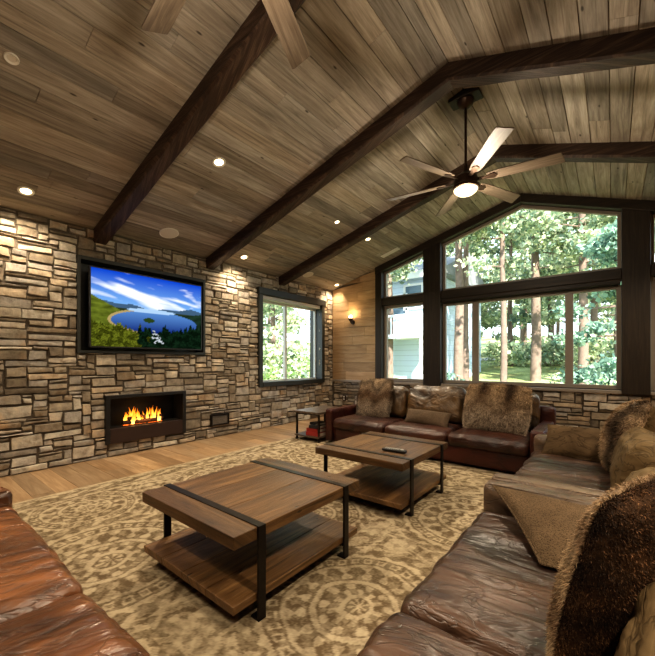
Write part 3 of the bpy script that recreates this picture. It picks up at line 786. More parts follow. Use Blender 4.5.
# pillows ------------------------------------------------------------------
def pillow_surface(w,h,th,n,side,seed,lump=.012,pinch=.07,rnd=0):
    """half pillow: local x right, y up, z out of face"""
    s=np.linspace(-1,1,n); S,T=np.meshgrid(s,s)
    x=S*(1-pinch*(1-T**2)*np.abs(S)**2)*w/2; y=T*(1-pinch*(1-S**2)*np.abs(T)**2)*h/2
    if rnd: x=S*np.sqrt(1-rnd*T**2/2)*w/2; y=T*np.sqrt(1-rnd*S**2/2)*h/2
    prof=np.clip((1-S**2),0,1)**.48*np.clip((1-T**2),0,1)**.48
    z=side*th/2*prof
    zz=np.array([[mnoise.fractal((a*4+seed,b*4+seed*2,side),1,2,3) for a,b in zip(ra,rb)] for ra,rb in zip(x,y)])
    z=z+side*lump*zz*prof
    return x,y,z
def basis(center,normal,up_hint,roll=0):
    n=Vector(normal).normalized(); u=Vector(up_hint); u=(u-n*u.dot(n)).normalized(); r=u.cross(n)
    m=Matrix((r,u,n)).transposed().to_4x4(); m=m@Matrix.Rotation(roll,4,'Z'); m.translation=Vector(center); return m
def half(name,mat,parent,w,h,th,side,seed,n=26,fur=None,lump=.012,rnd=0):
    x,y,z=pillow_surface(w,h,th,n,side,seed,lump,rnd=rnd)
    V=np.stack([x,y,z],-1).reshape(-1,3); ii=np.arange(n*n).reshape(n,n)
    F=np.stack([ii[:-1,:-1],ii[:-1,1:],ii[1:,1:],ii[1:,:-1]],-1).reshape(-1,4)
    if side<0: F=F[:,::-1]
    if fur is None: return grid_mesh(name,V,F,mat,parent,np.full((len(V),3),.3))
    cnt,length,width,colf,curl=fur
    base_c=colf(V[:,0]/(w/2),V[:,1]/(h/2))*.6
    # normals
    gx=np.gradient(np.stack([x,y,z],-1),axis=1).reshape(-1,3); gy=np.gradient(np.stack([x,y,z],-1),axis=0).reshape(-1,3)
    N=np.cross(gx,gy)*side; N/=np.linalg.norm(N,axis=1,keepdims=True)+1e-9
    def samp(A,su,sv):
        k=A.shape[-1]; A=A.reshape(n,n,k); fu=su*(n-1); fv=sv*(n-1); i=np.clip(fu.astype(int),0,n-2); j=np.clip(fv.astype(int),0,n-2)
        a=(fu-i)[:,None]; b=(fv-j)[:,None]
        return A[j,i]*(1-a)*(1-b)+A[j,i+1]*a*(1-b)+A[j+1,i]*(1-a)*b+A[j+1,i+1]*a*b
    su=rng.random(cnt); sv=rng.random(cnt)
    ne=cnt//9; su[:ne]=np.where(rng.random(ne)<.5,rng.random(ne)*.02,1-rng.random(ne)*.02); sv[ne:2*ne]=np.where(rng.random(ne)<.5,rng.random(ne)*.02,1-rng.random(ne)*.02)
    P=samp(V,su,sv); NN=samp(N,su,sv)
    ex=np.stack([su*2-1,sv*2-1],-1); eo=np.clip((np.abs(ex)-.9)/.1,0,1)*np.sign(ex)
    D=NN*.55+np.array([0,-.45,0])+rng.normal(0,curl,(cnt,3)); D[:,:2]+=eo*.55
    cl=np.array([[mnoise.noise((p[0]*16+seed,p[1]*16,q)) for q in (0,5,9)] for p in P]); D+=cl*.7
    D/=np.linalg.norm(D,axis=1,keepdims=True)
    Ln=length*rng.uniform(.55,1.15,(cnt,1)); Wd=np.cross(D,NN+rng.normal(0,.3,(cnt,3))); Wd/=np.linalg.norm(Wd,axis=1,keepdims=True)+1e-9
    a=P-Wd*width/2; b=P+Wd*width/2; mid=P+D*Ln*.55; tip=P+D*Ln+np.array([0,-1,0])*Ln*.25+rng.normal(0,.1,(cnt,3))*Ln
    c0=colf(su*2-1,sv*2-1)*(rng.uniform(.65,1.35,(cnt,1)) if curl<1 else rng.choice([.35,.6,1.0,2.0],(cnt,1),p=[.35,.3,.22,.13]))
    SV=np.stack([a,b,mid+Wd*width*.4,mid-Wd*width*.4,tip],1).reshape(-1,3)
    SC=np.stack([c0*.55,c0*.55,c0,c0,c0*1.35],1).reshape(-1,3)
    k=np.arange(cnt)*5+len(V)
    F3=np.concatenate([np.stack([F[:,0],F[:,1],F[:,2]],-1),np.stack([F[:,0],F[:,2],F[:,3]],-1),np.stack([k,k+1,k+2],-1),np.stack([k,k+2,k+3],-1),np.stack([k+3,k+2,k+4],-1)])
    return grid_mesh(name,np.concatenate([V,SV]),F3,mat,parent,np.concatenate([base_c,SC]),smooth=True)
def mixc(a,b,f): f=np.clip(f,0,1)[:,None]; return np.array(a)*(1-f)+np.array(b)*f
TAN,BRN,DRK,GRY=(.46,.32,.19),(.14,.075,.035),(.030,.017,.010),(.42,.33,.245)
def c_banded(x,y):       # tan with darker band through the middle, grey top
    y=np.asarray(y);x=np.asarray(x); w=.25*np.sin(x*3.1+1)+.18*np.sin(x*7)
    c=mixc(GRY,TAN,(y*.5+.3)); c=mixc(c,BRN,np.exp(-((y-.05+w*.5)/.35)**2)*.95); c=mixc(c,DRK,np.exp(-((y-.72+w)/.18)**2)*.6)
    return mixc(c,DRK,np.clip((np.abs(x)-.82)*4,0,.5))
def c_cross(x,y):        # dark upper patches, pale lower half
    x=np.asarray(x);y=np.asarray(y); w=.2*np.sin(x*5+.6)
    c=mixc(TAN,GRY,.5-y); c=mixc(c,BRN,np.exp(-((np.abs(x)-.42)/.22)**2)*np.clip((y+.25+w)*1.6,0,1)*.95)
    c=mixc(c,DRK,np.exp(-((np.abs(x)-.42)/.13)**2)*np.clip((y-.15+w)*1.6,0,.7)); return mixc(c,BRN,np.exp(-((y+.05+w)/.12)**2)*.45)
def c_wolf(x,y):
    x=np.asarray(x);y=np.asarray(y)
    c=mixc((.48,.34,.21),(.22,.14,.08),.5+.5*np.sin(y*5+x*2)); return mixc(c,DRK,np.exp(-((x-.55+.1*np.sin(y*6))/.28)**2)*.85)
def c_pale(x,y):
    x=np.asarray(x);y=np.asarray(y); return mixc((.52,.38,.235),(.30,.20,.12),.5+.5*np.sin(y*7+x*3))
def c_dark(x,y):
    x=np.asarray(x);y=np.asarray(y); f=.5+.5*np.sin(x*6+2*np.sin(y*5))*np.sin(y*7+x*2)
    return mixc((.030,.017,.011),(.24,.125,.060),f*.6+.15*(-y)+.08)
def fur_pillow(label,mtx,w,h,th,seed,colf,cnt=11000,back=None,length=.030,width=.0036,bfur=None,rnd=.25):
    t=thing('fur_pillow',label,'pillow'); t.matrix_world=mtx
    half('fur_front',M['fur'],t,w,h,th,1,seed,26,(cnt,length,width,colf,.28),rnd=rnd)
    if bfur: half('fur_back',M['fur'],t,w,h,th,-1,seed,26,bfur,.02,rnd)
    else: half('suede_back',back or M['suede_dark'],t,w,h,th,-1,seed,26,None,.02,rnd)
    return t
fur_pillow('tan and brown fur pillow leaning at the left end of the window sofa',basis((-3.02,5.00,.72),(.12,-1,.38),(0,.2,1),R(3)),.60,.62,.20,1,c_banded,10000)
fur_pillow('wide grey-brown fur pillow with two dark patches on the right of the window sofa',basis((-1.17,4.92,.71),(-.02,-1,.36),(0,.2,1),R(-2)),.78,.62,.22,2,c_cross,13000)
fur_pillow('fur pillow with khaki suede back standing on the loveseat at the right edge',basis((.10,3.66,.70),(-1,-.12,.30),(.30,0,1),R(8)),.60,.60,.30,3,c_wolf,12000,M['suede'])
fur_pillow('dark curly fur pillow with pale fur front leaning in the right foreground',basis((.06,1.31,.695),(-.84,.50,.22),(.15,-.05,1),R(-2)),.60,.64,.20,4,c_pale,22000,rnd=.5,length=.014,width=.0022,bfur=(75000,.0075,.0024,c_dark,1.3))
def lumbar(label,mtx,w,h,th,mat,seed,shear=0):
    t=thing('throw_pillow',label,'pillow'); t.matrix_world=mtx
    hf=[half('cover_front',mat,t,w,h,th,1,seed,24), half('cover_back',mat,t,w,h,th,-1,seed,24)]
    for o_ in hf:
        for v_ in o_.data.vertices: v_.co.x+=shear*v_.co.y
    x,y,z=pillow_surface(w,h,0,24,1,seed); 
    mb=MB(); idx=[(0,i) for i in range(24)]+[(i,23) for i in range(1,24)]+[(23,i) for i in range(22,-1,-1)]+[(i,0) for i in range(22,0,-1)]
    pts=[Vector((x[a]+shear*y[a],y[a],0)) for a in idx]
    for k in range(len(pts)): mb.tube(pts[k],pts[(k+1)%len(pts)],.006,n=6)
    mb.build('piping',mat,t,smooth=True); return t
lumbar('flat taupe lumbar pillow lying in the middle of the window sofa',basis((-2.05,4.80,.50),(0.0,-.8,.6),(0,.6,.8),R(-2)),.66,.25,.19,M['woven_grey'],5)
lumbar('khaki suede pillow leaning against the far armrest of the loveseat',basis((-.22,4.02,.55),(-.15,-.75,.75),(0,1,1),R(-5)),.62,.36,.17,M['suede_dark'],6)
A_=Vector((-.56,2.29,.555)); B_=Vector((-.24,1.75,.44)); C_=Vector((-.08,2.25,.56))
rt=(C_-A_).normalized(); ab=A_-B_; nn=rt.cross(ab).normalized(); nn=nn if nn.z>0 else -nn; up=nn.cross(rt); hgt=ab.dot(up); sh=ab.dot(rt)/hgt
lumbar('square woven taupe pillow slumped against the striped armrest in the foreground',basis((A_+B_)/2+(C_-A_)/2,nn,up),(C_-A_).length,hgt,.13,M['woven'],7,sh)

# ------------------------------------------------------------------ tables
def coffee_table(label,x0,x1,y0,y1,seed):
    random.seed(seed)
    cx,cy=(x0+x1)/2,(y0+y1)/2; t=thing('coffee_table',label,'coffee table',(cx,cy,RZ))
    hx,hy=(x1-x0)/2,(y1-y0)/2; zt,th=.468,.062
    ys=[-hy,-hy+.14,-hy+.19,hy-.19,hy-.14,hy]
    tb=MB()
    tb.box((-hx,ys[0],zt-th),(hx,ys[1],zt),0); tb.box((-hx,ys[4],zt-th),(hx,ys[5],zt),0)
    n=3
    for k in range(n): tb.box((-hx+2*hx*k/n+.001,ys[1]+.0,zt-th),(-hx+2*hx*(k+1)/n-.001,ys[4]-.0,zt-.001),1)
    tb.build('tabletop',M['table'],t,bevel=.004)
    sh=MB(); n=4
    for k in range(n): sh.box((-hx+.01+(2*hx-.02)*k/n+.001,-hy+.005,.095),(-hx+.01+(2*hx-.02)*(k+1)/n-.001,hy-.005,.135),1)
    sh.build('shelf',M['table'],t,bevel=.004)
    for yc in ((ys[1]+ys[2])/2,(ys[3]+ys[4])/2):
        mb=MB(); mb.box((-hx-.004,yc-.022,zt-.0005),(hx+.004,yc+.022,zt+.0035),0); mb.build('metal_band',M['iron'],t,bevel=.001)
        for sx in (-1,1):
            mb=MB(); xa=sx*(hx+.010)
            mb.box((min(xa,xa-sx*.014),yc-.024,0),(max(xa,xa-sx*.014),yc+.024,zt+.0035),2)
            mb.box((min(xa,xa-sx*.06),yc-.024,0),(max(xa,xa-sx*.06),yc+.024,.012),0)
            mb.box((min(xa-sx*.014,xa-sx*.03),yc-.016,.075),(max(xa-sx*.014,xa-sx*.03),yc+.016,.095))
            mb.build('leg',M['iron'],t,bevel=.002)
    for s in (-1,1):
        mb=MB(); mb.box((-hx+.02,s*(hy-.165)-.02,.075),(hx-.02,s*(hy-.165)+.02,.095),0)
        mb.build('under_rail',M['iron'],t)
    return t
coffee_table('rustic wooden coffee table with iron straps and lower shelf, nearest the front',-2.31,-1.375,1.02,2.07,21)
coffee_table('rustic wooden coffee table behind the first, with a remote lying on it',-2.235,-1.315,2.60,3.60,22)
random.seed(99)
# remote
t=thing('remote_control','black remote control lying on the rear coffee table','remote control',(-1.55,2.905,RZ+.4725),R(4))
vs,fs=rounded_box(.23,.055,.022,16,6,4,.010,.004); mb=MB(); mb.add(vs,fs); mb.build('case',M['black'],t,smooth=True)
mb=MB()
for i in range(7):
    for j in range(3): mb.box((-.085+i*.02,-.016+j*.013,.0225),(-.074+i*.02,-.008+j*.013,.028))
mb.lathe([(0,.0225),(.016,.0225),(.015,.028),(0,.028)],c=(.075,0,0),n=16); mb.build('buttons',M['vinyl_light'],t)

# end table by the corner
t=thing('end_table','dark wooden end table with lower shelf left of the window sofa','side table',(-3.90,4.72,0))
ex,ey=.27,.42
mb=MB()
for k in range(3): mb.box((-ex+.18*k,-ey,.455),(-ex+.18*(k+1)-.001,ey,.49),1)
mb.build('tabletop',M['endtop'],t,bevel=.004)
mb=MB(); mb.box((-ex+.01,-ey+.01,.075),(ex-.01,ey-.01,.10),1); mb.build('shelf',M['endtop'],t,bevel=.004)
for sx in (-1,1):
    for sy in (-1,1):
        mb=MB(); mb.box((sx*(ex-.03)-.014,sy*(ey-.05)-.014,.0),(sx*(ex-.03)+.014,sy*(ey-.05)+.014,.455),2); mb.box((sx*(ex-.03)-.02,sy*(ey-.05)-.02,.0),(sx*(ex-.03)+.02,sy*(ey-.05)+.02,.03)); mb.build('leg',M['iron'],t,bevel=.002)
for ya in (-ey+.04,ey-.06):
    mb=MB(); mb.box((-ex+.02,ya,.435),(ex-.02,ya+.02,.455)); mb.build('apron',M['iron'],t)
def book(x,y,z,w,d,h,mat,label,rot=0,group=None):
    t=thing('book',label,'book',(x,y,z),rot,group)
    mb=MB(); mb.box((-w/2,-d/2,0),(w/2,d/2,.004)); mb.box((-w/2,-d/2,h-.004),(w/2,d/2,h)); mb.box((-w/2,-d/2,.004),(w/2,-d/2+.005,h-.004)); mb.build('cover',M[mat],t,bevel=.0015)
    mb=MB(); mb.box((-w/2+.006,-d/2+.005,.004),(w/2-.006,d/2-.006,h-.004)); mb.build('pages',M['paper'],t)
bx,by=-3.79,4.50
g='books on the end table shelf'
book(bx,by,.100,.27,.34,.06,'red','thick red book at the bottom of the stack on the end table shelf',R(4),g)
book(bx-.005,by+.01,.160,.25,.33,.055,'red','red book second from the bottom on the end table shelf',R(-4),g)
book(bx-.01,by+.0,.215,.20,.27,.05,'navy','dark book third in the stack on the end table shelf',R(10),g)
book(bx-.02,by+.02,.265,.17,.24,.035,'navy','thin dark book on top of the stack under the end table',R(-14),g)

# ------------------------------------------------------------------ rug
rx0,rx1,ry0,ry1=-4.25,-.20,-.30,4.55
st=.0085
nx=int((rx1-rx0)/st);ny=int((ry1-ry0)/st)
X,Y=np.meshgrid(np.linspace(rx0,rx1,nx),np.linspace(ry0,ry1,ny))
def nz_(x,y,seed,scale,oct=3): return fbm(x*scale,y*scale,seed,oct)
wx=X+.018*nz_(X,Y,31,1.6); wy=Y+.018*nz_(X,Y,32,1.6)
val=np.zeros_like(X)
# vine ground: contour lines of drifting noise and small curls
v1=nz_(wx,wy,33,.75); v2=nz_(wx+.3,wy,34,1.5,3); v3=nz_(wx,wy,35,3.2,2)
val=.55*(np.abs(np.sin(v1*7))>.72)+.6*((np.abs(np.sin(v2*6+1))>.80)&(v1>-.5))+.35*(v3>.28)
val=np.clip(val,0,1)
cents=[(-3.62,1.12,.50),(-2.55,.92,.72),(-1.05,1.55,.62),(-3.30,2.45,.62),(-2.0,2.3,.5),(-.9,2.95,.62),(-3.1,3.75,.55),(-1.9,3.75,.55),(-.6,4.1,.4),(-1.55,.35,.5),(-3.75,.25,.4)]
for cx_,cy_,R0 in cents:
    dx=wx-cx_;dy=wy-cy_; r=np.hypot(dx,dy*1.0)/R0; th=np.arctan2(dy,dx)
    m=r<1+.035*np.cos(th*18); b=np.full_like(X,0.12)
    k=round(26*R0/.5)
    b=np.where(r<.10,.9*(np.cos(th*8)>0)+.1,b)
    b=np.where((r>.12)&(r<.17),1,b)
    b=np.where((r>.17)&(r<.34),.75*((np.sin(th*10)*np.sin(r*38))>.15)+.1,b)
    b=np.where((r>.34)&(r<.39),.95,b)
    b=np.where((r>.42)&(r<.60),.75*((np.cos(th*k*.5)+.6*np.cos(r*42)>.35))+.05,b)
    b=np.where((r>.60)&(r<.635),.9,b)
    q=(np.cos(th*k)>-.35)&(np.abs(r-.705)<.045); b=np.where((r>.635)&(r<.78),np.where(q,.95,.1),b)
    q2=(np.cos(th*k)>.45)&(np.abs(r-.705)<.022); b=np.where(q2,.15,b)
    b=np.where((r>.78)&(r<.84+.02*np.cos(th*k)),.95,b)
    b=np.where((r>.88)&(r<1.0),.12+.6*(np.sin(th*k*.6+r*20)>.55),b)
    b=np.where((r>.985),.8,b)
    val=np.where(m,b,val)
# border band
ed=np.minimum.reduce([X-rx0,rx1-X,Y-ry0,ry1-Y])
s_=np.where((X-rx0)<np.minimum(Y-ry0,ry1-Y),Y,X)
bb=.15+.75*((np.sin(s_*28+2*np.sin(ed*40))+np.cos(ed*45+s_*9))>.35)
bb=np.where((ed<.035)|((ed>.265)&(ed<.30))|((ed>.06)&(ed<.075)),1.0,bb); bb=np.where((ed>.235)&(ed<.262),.2,bb)
val=np.where(ed<.30,bb,val)
wear=np.clip(.5+.6*nz_(X,Y,36,2.2)+.35*nz_(X,Y,37,9,3),0,1)
sp=rng.random(X.shape)
val=.10+.80*val; fine=(nz_(X,Y,39,6.5,2)>.25)*.22-(nz_(X+.4,Y,40,7.5,2)>.3)*.20
f=np.clip(val*(.80+.25*wear)+fine+.16*(wear-.5)+(sp-.5)*.34,0,1)[...,None]
hue=np.clip(.5+.5*nz_(X,Y,38,.5),0,1)[...,None]
colr=(np.array((.125,.085,.048))*(1-hue)+np.array((.135,.098,.056))*hue)*(1-f)+(np.array((.47,.385,.265))*(1-hue)+np.array((.45,.36,.235))*hue)*f
Zr=np.full_like(X,.0115)+(.0008*val)
V=np.stack([X,Y,Zr],-1).reshape(-1,3); ii=np.arange(nx*ny).reshape(ny,nx)
F=np.stack([ii[:-1,:-1],ii[:-1,1:],ii[1:,1:],ii[1:,:-1]],-1).reshape(-1,4)
# skirt to the floor
bd=np.concatenate([ii[0,:],ii[1:,-1],ii[-1,-2::-1],ii[-2:0:-1,0]]); Vb=V[bd].copy(); Vb[:,2]=.0005
nb=len(bd); kb=np.arange(nb)+len(V); Fb=np.stack([bd,kb,np.roll(kb,-1),np.roll(bd,-1)],-1)
cc=np.concatenate([colr.reshape(-1,3),colr.reshape(-1,3)[bd]*.8])
rug=grid_mesh('rug',np.concatenate([V,Vb]),np.concatenate([F,Fb]),M['rug'],None,cc)
tag(rug,'large cream and olive-brown patterned rug with medallions on the oak floor','rug')

# ------------------------------------------------------------------ outdoors
def gh(x,y):
    d=np.maximum(0,np.asarray(y,float)-9.0)
    return -.75+.105*d+.35*np.sin(np.asarray(x)*.15+1)*np.clip(d/10,0,1)+.04*np.maximum(0,-np.asarray(x)-12)
gx,gy=np.meshgrid(np.linspace(-60,45,106),np.linspace(-12,75,88)); gzv=gh(gx,gy)
V=np.stack([gx,gy,gzv],-1).reshape(-1,3); ii=np.arange(gx.size).reshape(gx.shape); F=np.stack([ii[:-1,:-1],ii[:-1,1:],ii[1:,1:],ii[1:,:-1]],-1).reshape(-1,4)
gr=grid_mesh('ground',V,F,M['grass']); struct(gr)
rxs=np.linspace(-40,40,60); rv=[]
for x in rxs:
    for w in (0,2.6): rv.append((x,30+.05*x+w,float(gh(x,30+.05*x+w))+.06))
rf=[(2*i,2*i+2,2*i+3,2*i+1) for i in range(59)]
struct(grid_mesh('road',np.array(rv),np.array(rf),M['road']))

def leaf_cloud(centers,radii,cnt,size,palette,flat=.5,seed=0):
    rs=np.random.default_rng(seed); k=len(centers); w=np.array(radii)**2; idx=rs.choice(k,cnt,p=w/w.sum())
    P=np.array(centers)[idx]+rs.normal(0,.45,(cnt,3))*np.array(radii)[idx][:,None]*np.array([1,1,flat])
    a=rs.normal(0,1,(cnt,3)); a/=np.linalg.norm(a,axis=1,keepdims=True); b=np.cross(a,rs.normal(0,1,(cnt,3))); b/=np.linalg.norm(b,axis=1,keepdims=True)
    s=size*rs.uniform(.5,1.4,(cnt,1)); q=s*rs.uniform(.35,.8,(cnt,1))
    V=np.stack([P-a*s,P-b*q,P+a*s,P+b*q],1).reshape(-1,3); F=np.arange(cnt*4).reshape(cnt,4)
    pal=np.array(palette); c=pal[rs.integers(0,len(pal),cnt)]*rs.uniform(.6,1.4,(cnt,1)); return V,F,np.repeat(c,4,axis=0)
PINE=[(.36,.42,.27),(.50,.55,.38),(.26,.34,.24),(.70,.72,.56),(.26,.36,.29)]
TEAL=[(.20,.32,.27),(.28,.42,.35),(.40,.53,.43),(.15,.25,.22)]
BUSH=[(.48,.54,.35),(.64,.67,.48),(.37,.45,.28),(.30,.39,.27)]
FLOW=[(.55,.60,.50),(.30,.42,.18),(.70,.70,.60),(.20,.32,.12),(.36,.48,.22)]
def pine(x,y,h,r,lo,label,seed,pal=PINE,cnt=5200,spread=2.0,group='pine trees beyond the windows',lean=0,size=.10,name='pine_tree'):
    rs=random.Random(seed); z0=float(gh(x,y))-.1
    t=thing(name,label,'tree',(x,y,z0),0,group)
    mb=MB(); N=7; p=Vector((0,0,0)); 
    for k in range(N):
        q=Vector((lean*(k+1)/N*h*.3+rs.uniform(-.04,.04),rs.uniform(-.04,.04),h*(k+1)/N)); mb.tube(p,q,r*(1-k/N*.75),r*(1-(k+1)/N*.75),9); p=q
    cs=[];rd=[]
    for k in range(34):
        f=rs.random(); z=lo+(h-lo)*f; R_=spread*(1-.72*f)*rs.uniform(.35,1.0); a=rs.uniform(0,6.283)
        c=(math.cos(a)*R_+lean*h*.3*z/h,math.sin(a)*R_,z+rs.uniform(-.2,.2)); cs.append(c); rd.append(spread*.32*rs.uniform(.7,1.3))
        mb.tube((lean*h*.3*z/h,0,z),c,.035,.012,5)
    mb.build('trunk',M['bark'],t,smooth=60)
    V,F,c=leaf_cloud(cs,rd,cnt,size,pal,.45,seed); grid_mesh('foliage',V,F,M['leaf'],t,c,smooth=False)
    return t
def at(u,Y):   # world x for a sight line heading at depth Y
    return Y*u
G='pine trees beyond the windows'
common='tall pine among the dense woods seen through the window wall'
pine(-4.75,14.2,14,.20,6.8,'thick reddish pine trunk just right of the blue house',101,lean=0,cnt=5200)
pine(-5.35,17.0,15,.17,7.6,'slimmer pine trunk close behind the thick trunk beside the blue house',102,cnt=5200)
pine(-3.1,14.0,12,.125,4.2,'slim pale pine trunk standing on the lawn in the centre window',103,cnt=5200)
pine(-2.75,18.5,14,.23,4.4,'stout pine trunk right of the slim trunk in the centre window',104,cnt=5200)
pine(-.95,17.5,14,.19,4.2,'pinkish pine trunk by the right mullion of the centre window',105,cnt=5200)
pine(.15,12.6,8.5,.13,.5,'teal-green fir with low sweeping branches in the right pane',106,pal=TEAL,cnt=9000,spread=1.5,name='fir_tree',size=.075)
pine(-7.0,12.2,12,.15,4.6,'pine standing in front of the blue house in the left window',107,cnt=5200,spread=1.6)
pine(-8.0,14.6,13,.17,6.0,'second pine in front of the blue house, left of the first',108,cnt=5200)
for k,(x,y) in enumerate(((-9.5,33),(-6,29.5),(-3.2,27.5),(-.8,25),(1.6,27),(3.6,22),(-13,36),(-6.5,38),(-2,37),(1.5,36),(4.8,31),(2.4,17.5),(-17,30),(-14.5,26),(-10.5,27),(.6,42),(-4.6,45),(-8.6,48))):
    pine(x,y,15+(k%4),.2,1.5+(k%3)*1.2,common,200+k,pal=PINE if k%3 else BUSH,cnt=5000,spread=3.2,size=.19)
# side trees beyond the left window
for k,(x,y) in enumerate(((-10.5,8.6),(-12.5,11.5),(-15.5,9.5),(-17,14.0),(-11.5,6.4),(-20,18),(-22,12),(-24,16),(-14,8),(-19,11),(-26,20))):
    pine(x,y,9+k%3,.16,1.2,'leafy tree outside the left window in the stone wall',300+k,pal=BUSH,cnt=4500,spread=2.2,group='trees outside the left window',name='leafy_tree',size=.11)
def shrub(x,y,h,w,label,seed,pal,cnt=900,group=None,size=.07):
    z0=float(gh(x,y))-.03; t=thing('shrub',label,'shrub',(x,y,z0),0,group); rs=random.Random(seed)
    cs=[(rs.uniform(-w,w)*.7,rs.uniform(-w,w)*.7,h*rs.uniform(.15,.85)) for _ in range(12)]
    mb=MB()
    for c in cs: mb.tube((c[0]*.2,c[1]*.2,0),c,.02,.008,5)
    mb.build('stems',M['bark'],t)
    V,F,c=leaf_cloud(cs,[w*.5]*12,cnt,size,pal,.8,seed); grid_mesh('leaves',V,F,M['leaf'],t,c,smooth=False)
for k,(x,y,h) in enumerate(((-7.6,7.6,2.2),(-8.3,9.0,2.4),(-8.0,6.4,1.9),(-9.2,10.4,2.6))):
    shrub(x,y,h,1.0,'pale flowering shrub outside the left window',400+k,FLOW,1200,'flowering shrubs outside the left window',.075)
shrub(-4.15,11.0,2.0,.65,'young green conifer shrub before the blue house in the centre window',410,TEAL,1100)
shrub(-5.9,10.4,1.5,.9,'pale leafy shrub low in the left window bay',411,FLOW,1000)
shrub(-1.15,10.4,1.35,.9,'bright green shrub low beside the right mullion of the centre window',412,BUSH,1200)
shrub(.25,10.2,1.5,.9,'sunlit shrub at the bottom of the right pane',413,FLOW,1000)
shrub(-2.8,24.5,1.6,1.5,'dark bush across the lawn behind the slim trunk',414,PINE,1100,None,.14)
shrub(-.2,22.5,1.8,1.6,'bushy undergrowth across the lawn near the right mullion',415,BUSH,1100,None,.14)
shrub(-5.2,25.0,1.6,1.4,'bushy undergrowth across the lawn left of the slim trunk',416,BUSH,1100,None,.14)

# neighbour house
hs=thing('neighbour_house','pale blue sided house with white trim and deck among the pines','house',(-9.95,19.0,float(gh(-9.95,19.0))-.3))
hw,hd,hh=3.75,3.5,5.6
mb=MB(); mb.box((-hw,-hd,0),(hw,hd,hh)); mb.build('walls',M['siding'],hs)
mb=MB(); mb.prism([(-hd-.5,hh-.15),(hd+.5,hh-.15),(0,hh+1.5)],'yz',-hw-.4,hw+.4); mb.build('roof',M['roof'],hs)
mb=MB(); mb.box((-hw-.4,-hd-.55,hh-.35),(hw+.4,-hd-.42,hh-.05)); mb.build('fascia',M['housewhite'],hs)
mb=MB(); mb.box((hw-.12,-hd-.04,0),(hw+.04,-hd+.12,hh)); mb.build('corner_board',M['housewhite'],hs)
for xa,za in ((1.9,3.5),(-1.2,3.5),(-1.2,1.0),(-3.0,3.5),(2.7,3.9)):
    mb=MB(); ring(mb,[(xa-.5,za),(xa+.5,za),(xa+.5,za+1.2),(xa-.5,za+1.2)],.1,'xz',-hd-.08,-hd+.02); wn=mb.build('window',M['housewhite'],hs)
    mb=MB(); mb.box((xa-.4,-hd-.04,za+.1),(xa+.4,-hd-.01,za+1.1)); mb.build('pane',M['houseglass'],wn)
mb=MB(); mb.box((-hw+.5,-hd-1.3,2.5),(hw,-hd,2.68)); 
for x in (-3,-.8,1.4,3.6): mb.box((x-.07,-hd-1.25,0),(x+.07,-hd-1.1,2.5))
dk=mb.build('deck',M['housewhite'],hs)
mb=MB(); mb.box((-hw+.5,-hd-1.28,3.45),(hw,-hd-1.2,3.55))
for k in range(28): mb.box((-hw+.55+k*.255,-hd-1.26,2.68),(-hw+.6+k*.255,-hd-1.22,3.45))
mb.build('railing',M['housewhite'],dk)

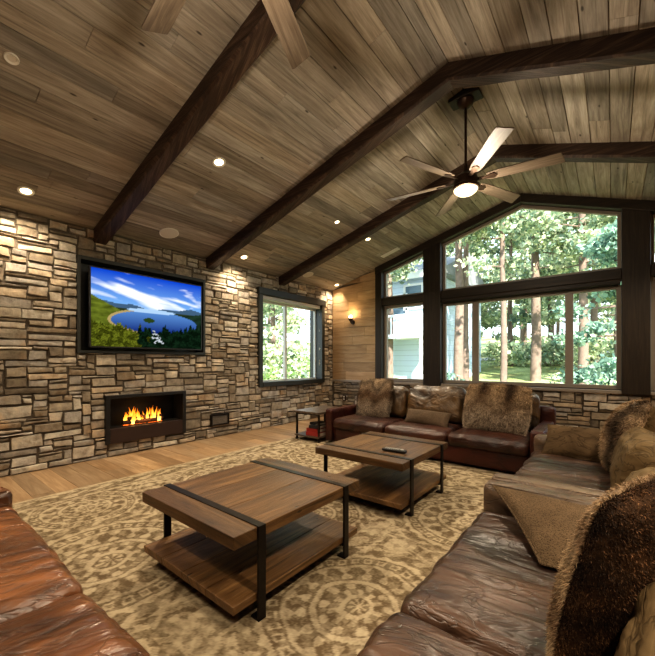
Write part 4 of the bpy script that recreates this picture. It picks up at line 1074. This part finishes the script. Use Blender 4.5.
# ------------------------------------------------------------------ light
W=bpy.data.worlds.new('sky'); sc.world=W; W.use_nodes=True; nt=W.node_tree; nt.nodes.clear()
out=nt.nodes.new('ShaderNodeOutputWorld'); bg=nt.nodes.new('ShaderNodeBackground')
tc=nt.nodes.new('ShaderNodeTexCoord'); sp_=nt.nodes.new('ShaderNodeSeparateXYZ'); rp=nt.nodes.new('ShaderNodeValToRGB')
nt.links.new(tc.outputs['Generated'],sp_.inputs[0]); nt.links.new(sp_.outputs[2],rp.inputs[0]); nt.links.new(rp.outputs[0],bg.inputs[0]); nt.links.new(bg.outputs[0],out.inputs[0])
rp.color_ramp.elements[0].position=0; rp.color_ramp.elements[0].color=(.80,.90,.95,1)
rp.color_ramp.elements[1].position=.6; rp.color_ramp.elements[1].color=(.55,.75,.95,1)
bg.inputs[1].default_value=3.0
sun=bpy.data.lights.new('sun','SUN'); sun.energy=16.0; sun.angle=R(1); sun.color=(1,.95,.84)
so=bpy.data.objects.new('sun',sun); C.objects.link(so); so.rotation_euler=Vector((-.50,.52,-.69)).to_track_quat('-Z','Y').to_euler()

def point(x,y,z,e,r=.1,col=(1,.86,.66)):
    L_=bpy.data.lights.new('lamp','POINT'); L_.energy=e; L_.color=col; L_.shadow_soft_size=r
    o=bpy.data.objects.new('lamp',L_); C.objects.link(o); o.location=(x,y,z); return o
wash=Vector((-.35,0,-1)).to_track_quat('-Z','Y').to_euler()
for x,y,e in ((-4.96,.97,125),(-5.03,3.95,125),(-5.09,6.70,80)): spot(x,y,e,110,1.0,.03,wash)
for x,y,e in ((-3.48,2.38,300),(-3.48,4.59,200),(-3.51,5.57,130)): spot(x,y,e,125,1.0,.03)
# added fill spots without fixtures, on the other slope and towards the front wall
for x,y,e in ((.9,1.2,270),(.9,3.4,270),(.9,5.4,220),(-3.5,-.6,260),(.9,-.9,230)):
    L_=spot(x,y,e,130,1.0,.03); L_.location=(x,y,ceil_z(x)-.04)
point(XR0,3.92,FZ-.42,55,.12); point(XR0,.86,FZ-.42,55,.12)
point(-4.75,YB-.17,2.48,5,.04,(1,.68,.34))
point(XL+.02,2.42,.50,2,.05,(1,.5,.15))

# ------------------------------------------------------------------ camera
cam=bpy.data.cameras.new('camera'); co=bpy.data.objects.new('camera',cam); C.objects.link(co)
cam.sensor_width=36; cam.sensor_fit='AUTO'; cam.lens=356.36/656*36
cam.shift_x=0; cam.shift_y=(361.68-328)/656
cam.clip_start=.05; cam.clip_end=300
co.location=(0,0,1.3); co.rotation_euler=(R(90),0,R(38.695))
sc.camera=co
sc.view_settings.view_transform='Standard'; sc.view_settings.look='Medium High Contrast'; sc.view_settings.exposure=.12; sc.view_settings.gamma=1
sc.cycles.use_denoising=True
sc.cycles.max_bounces=8; sc.cycles.diffuse_bounces=4; sc.cycles.transparent_max_bounces=12
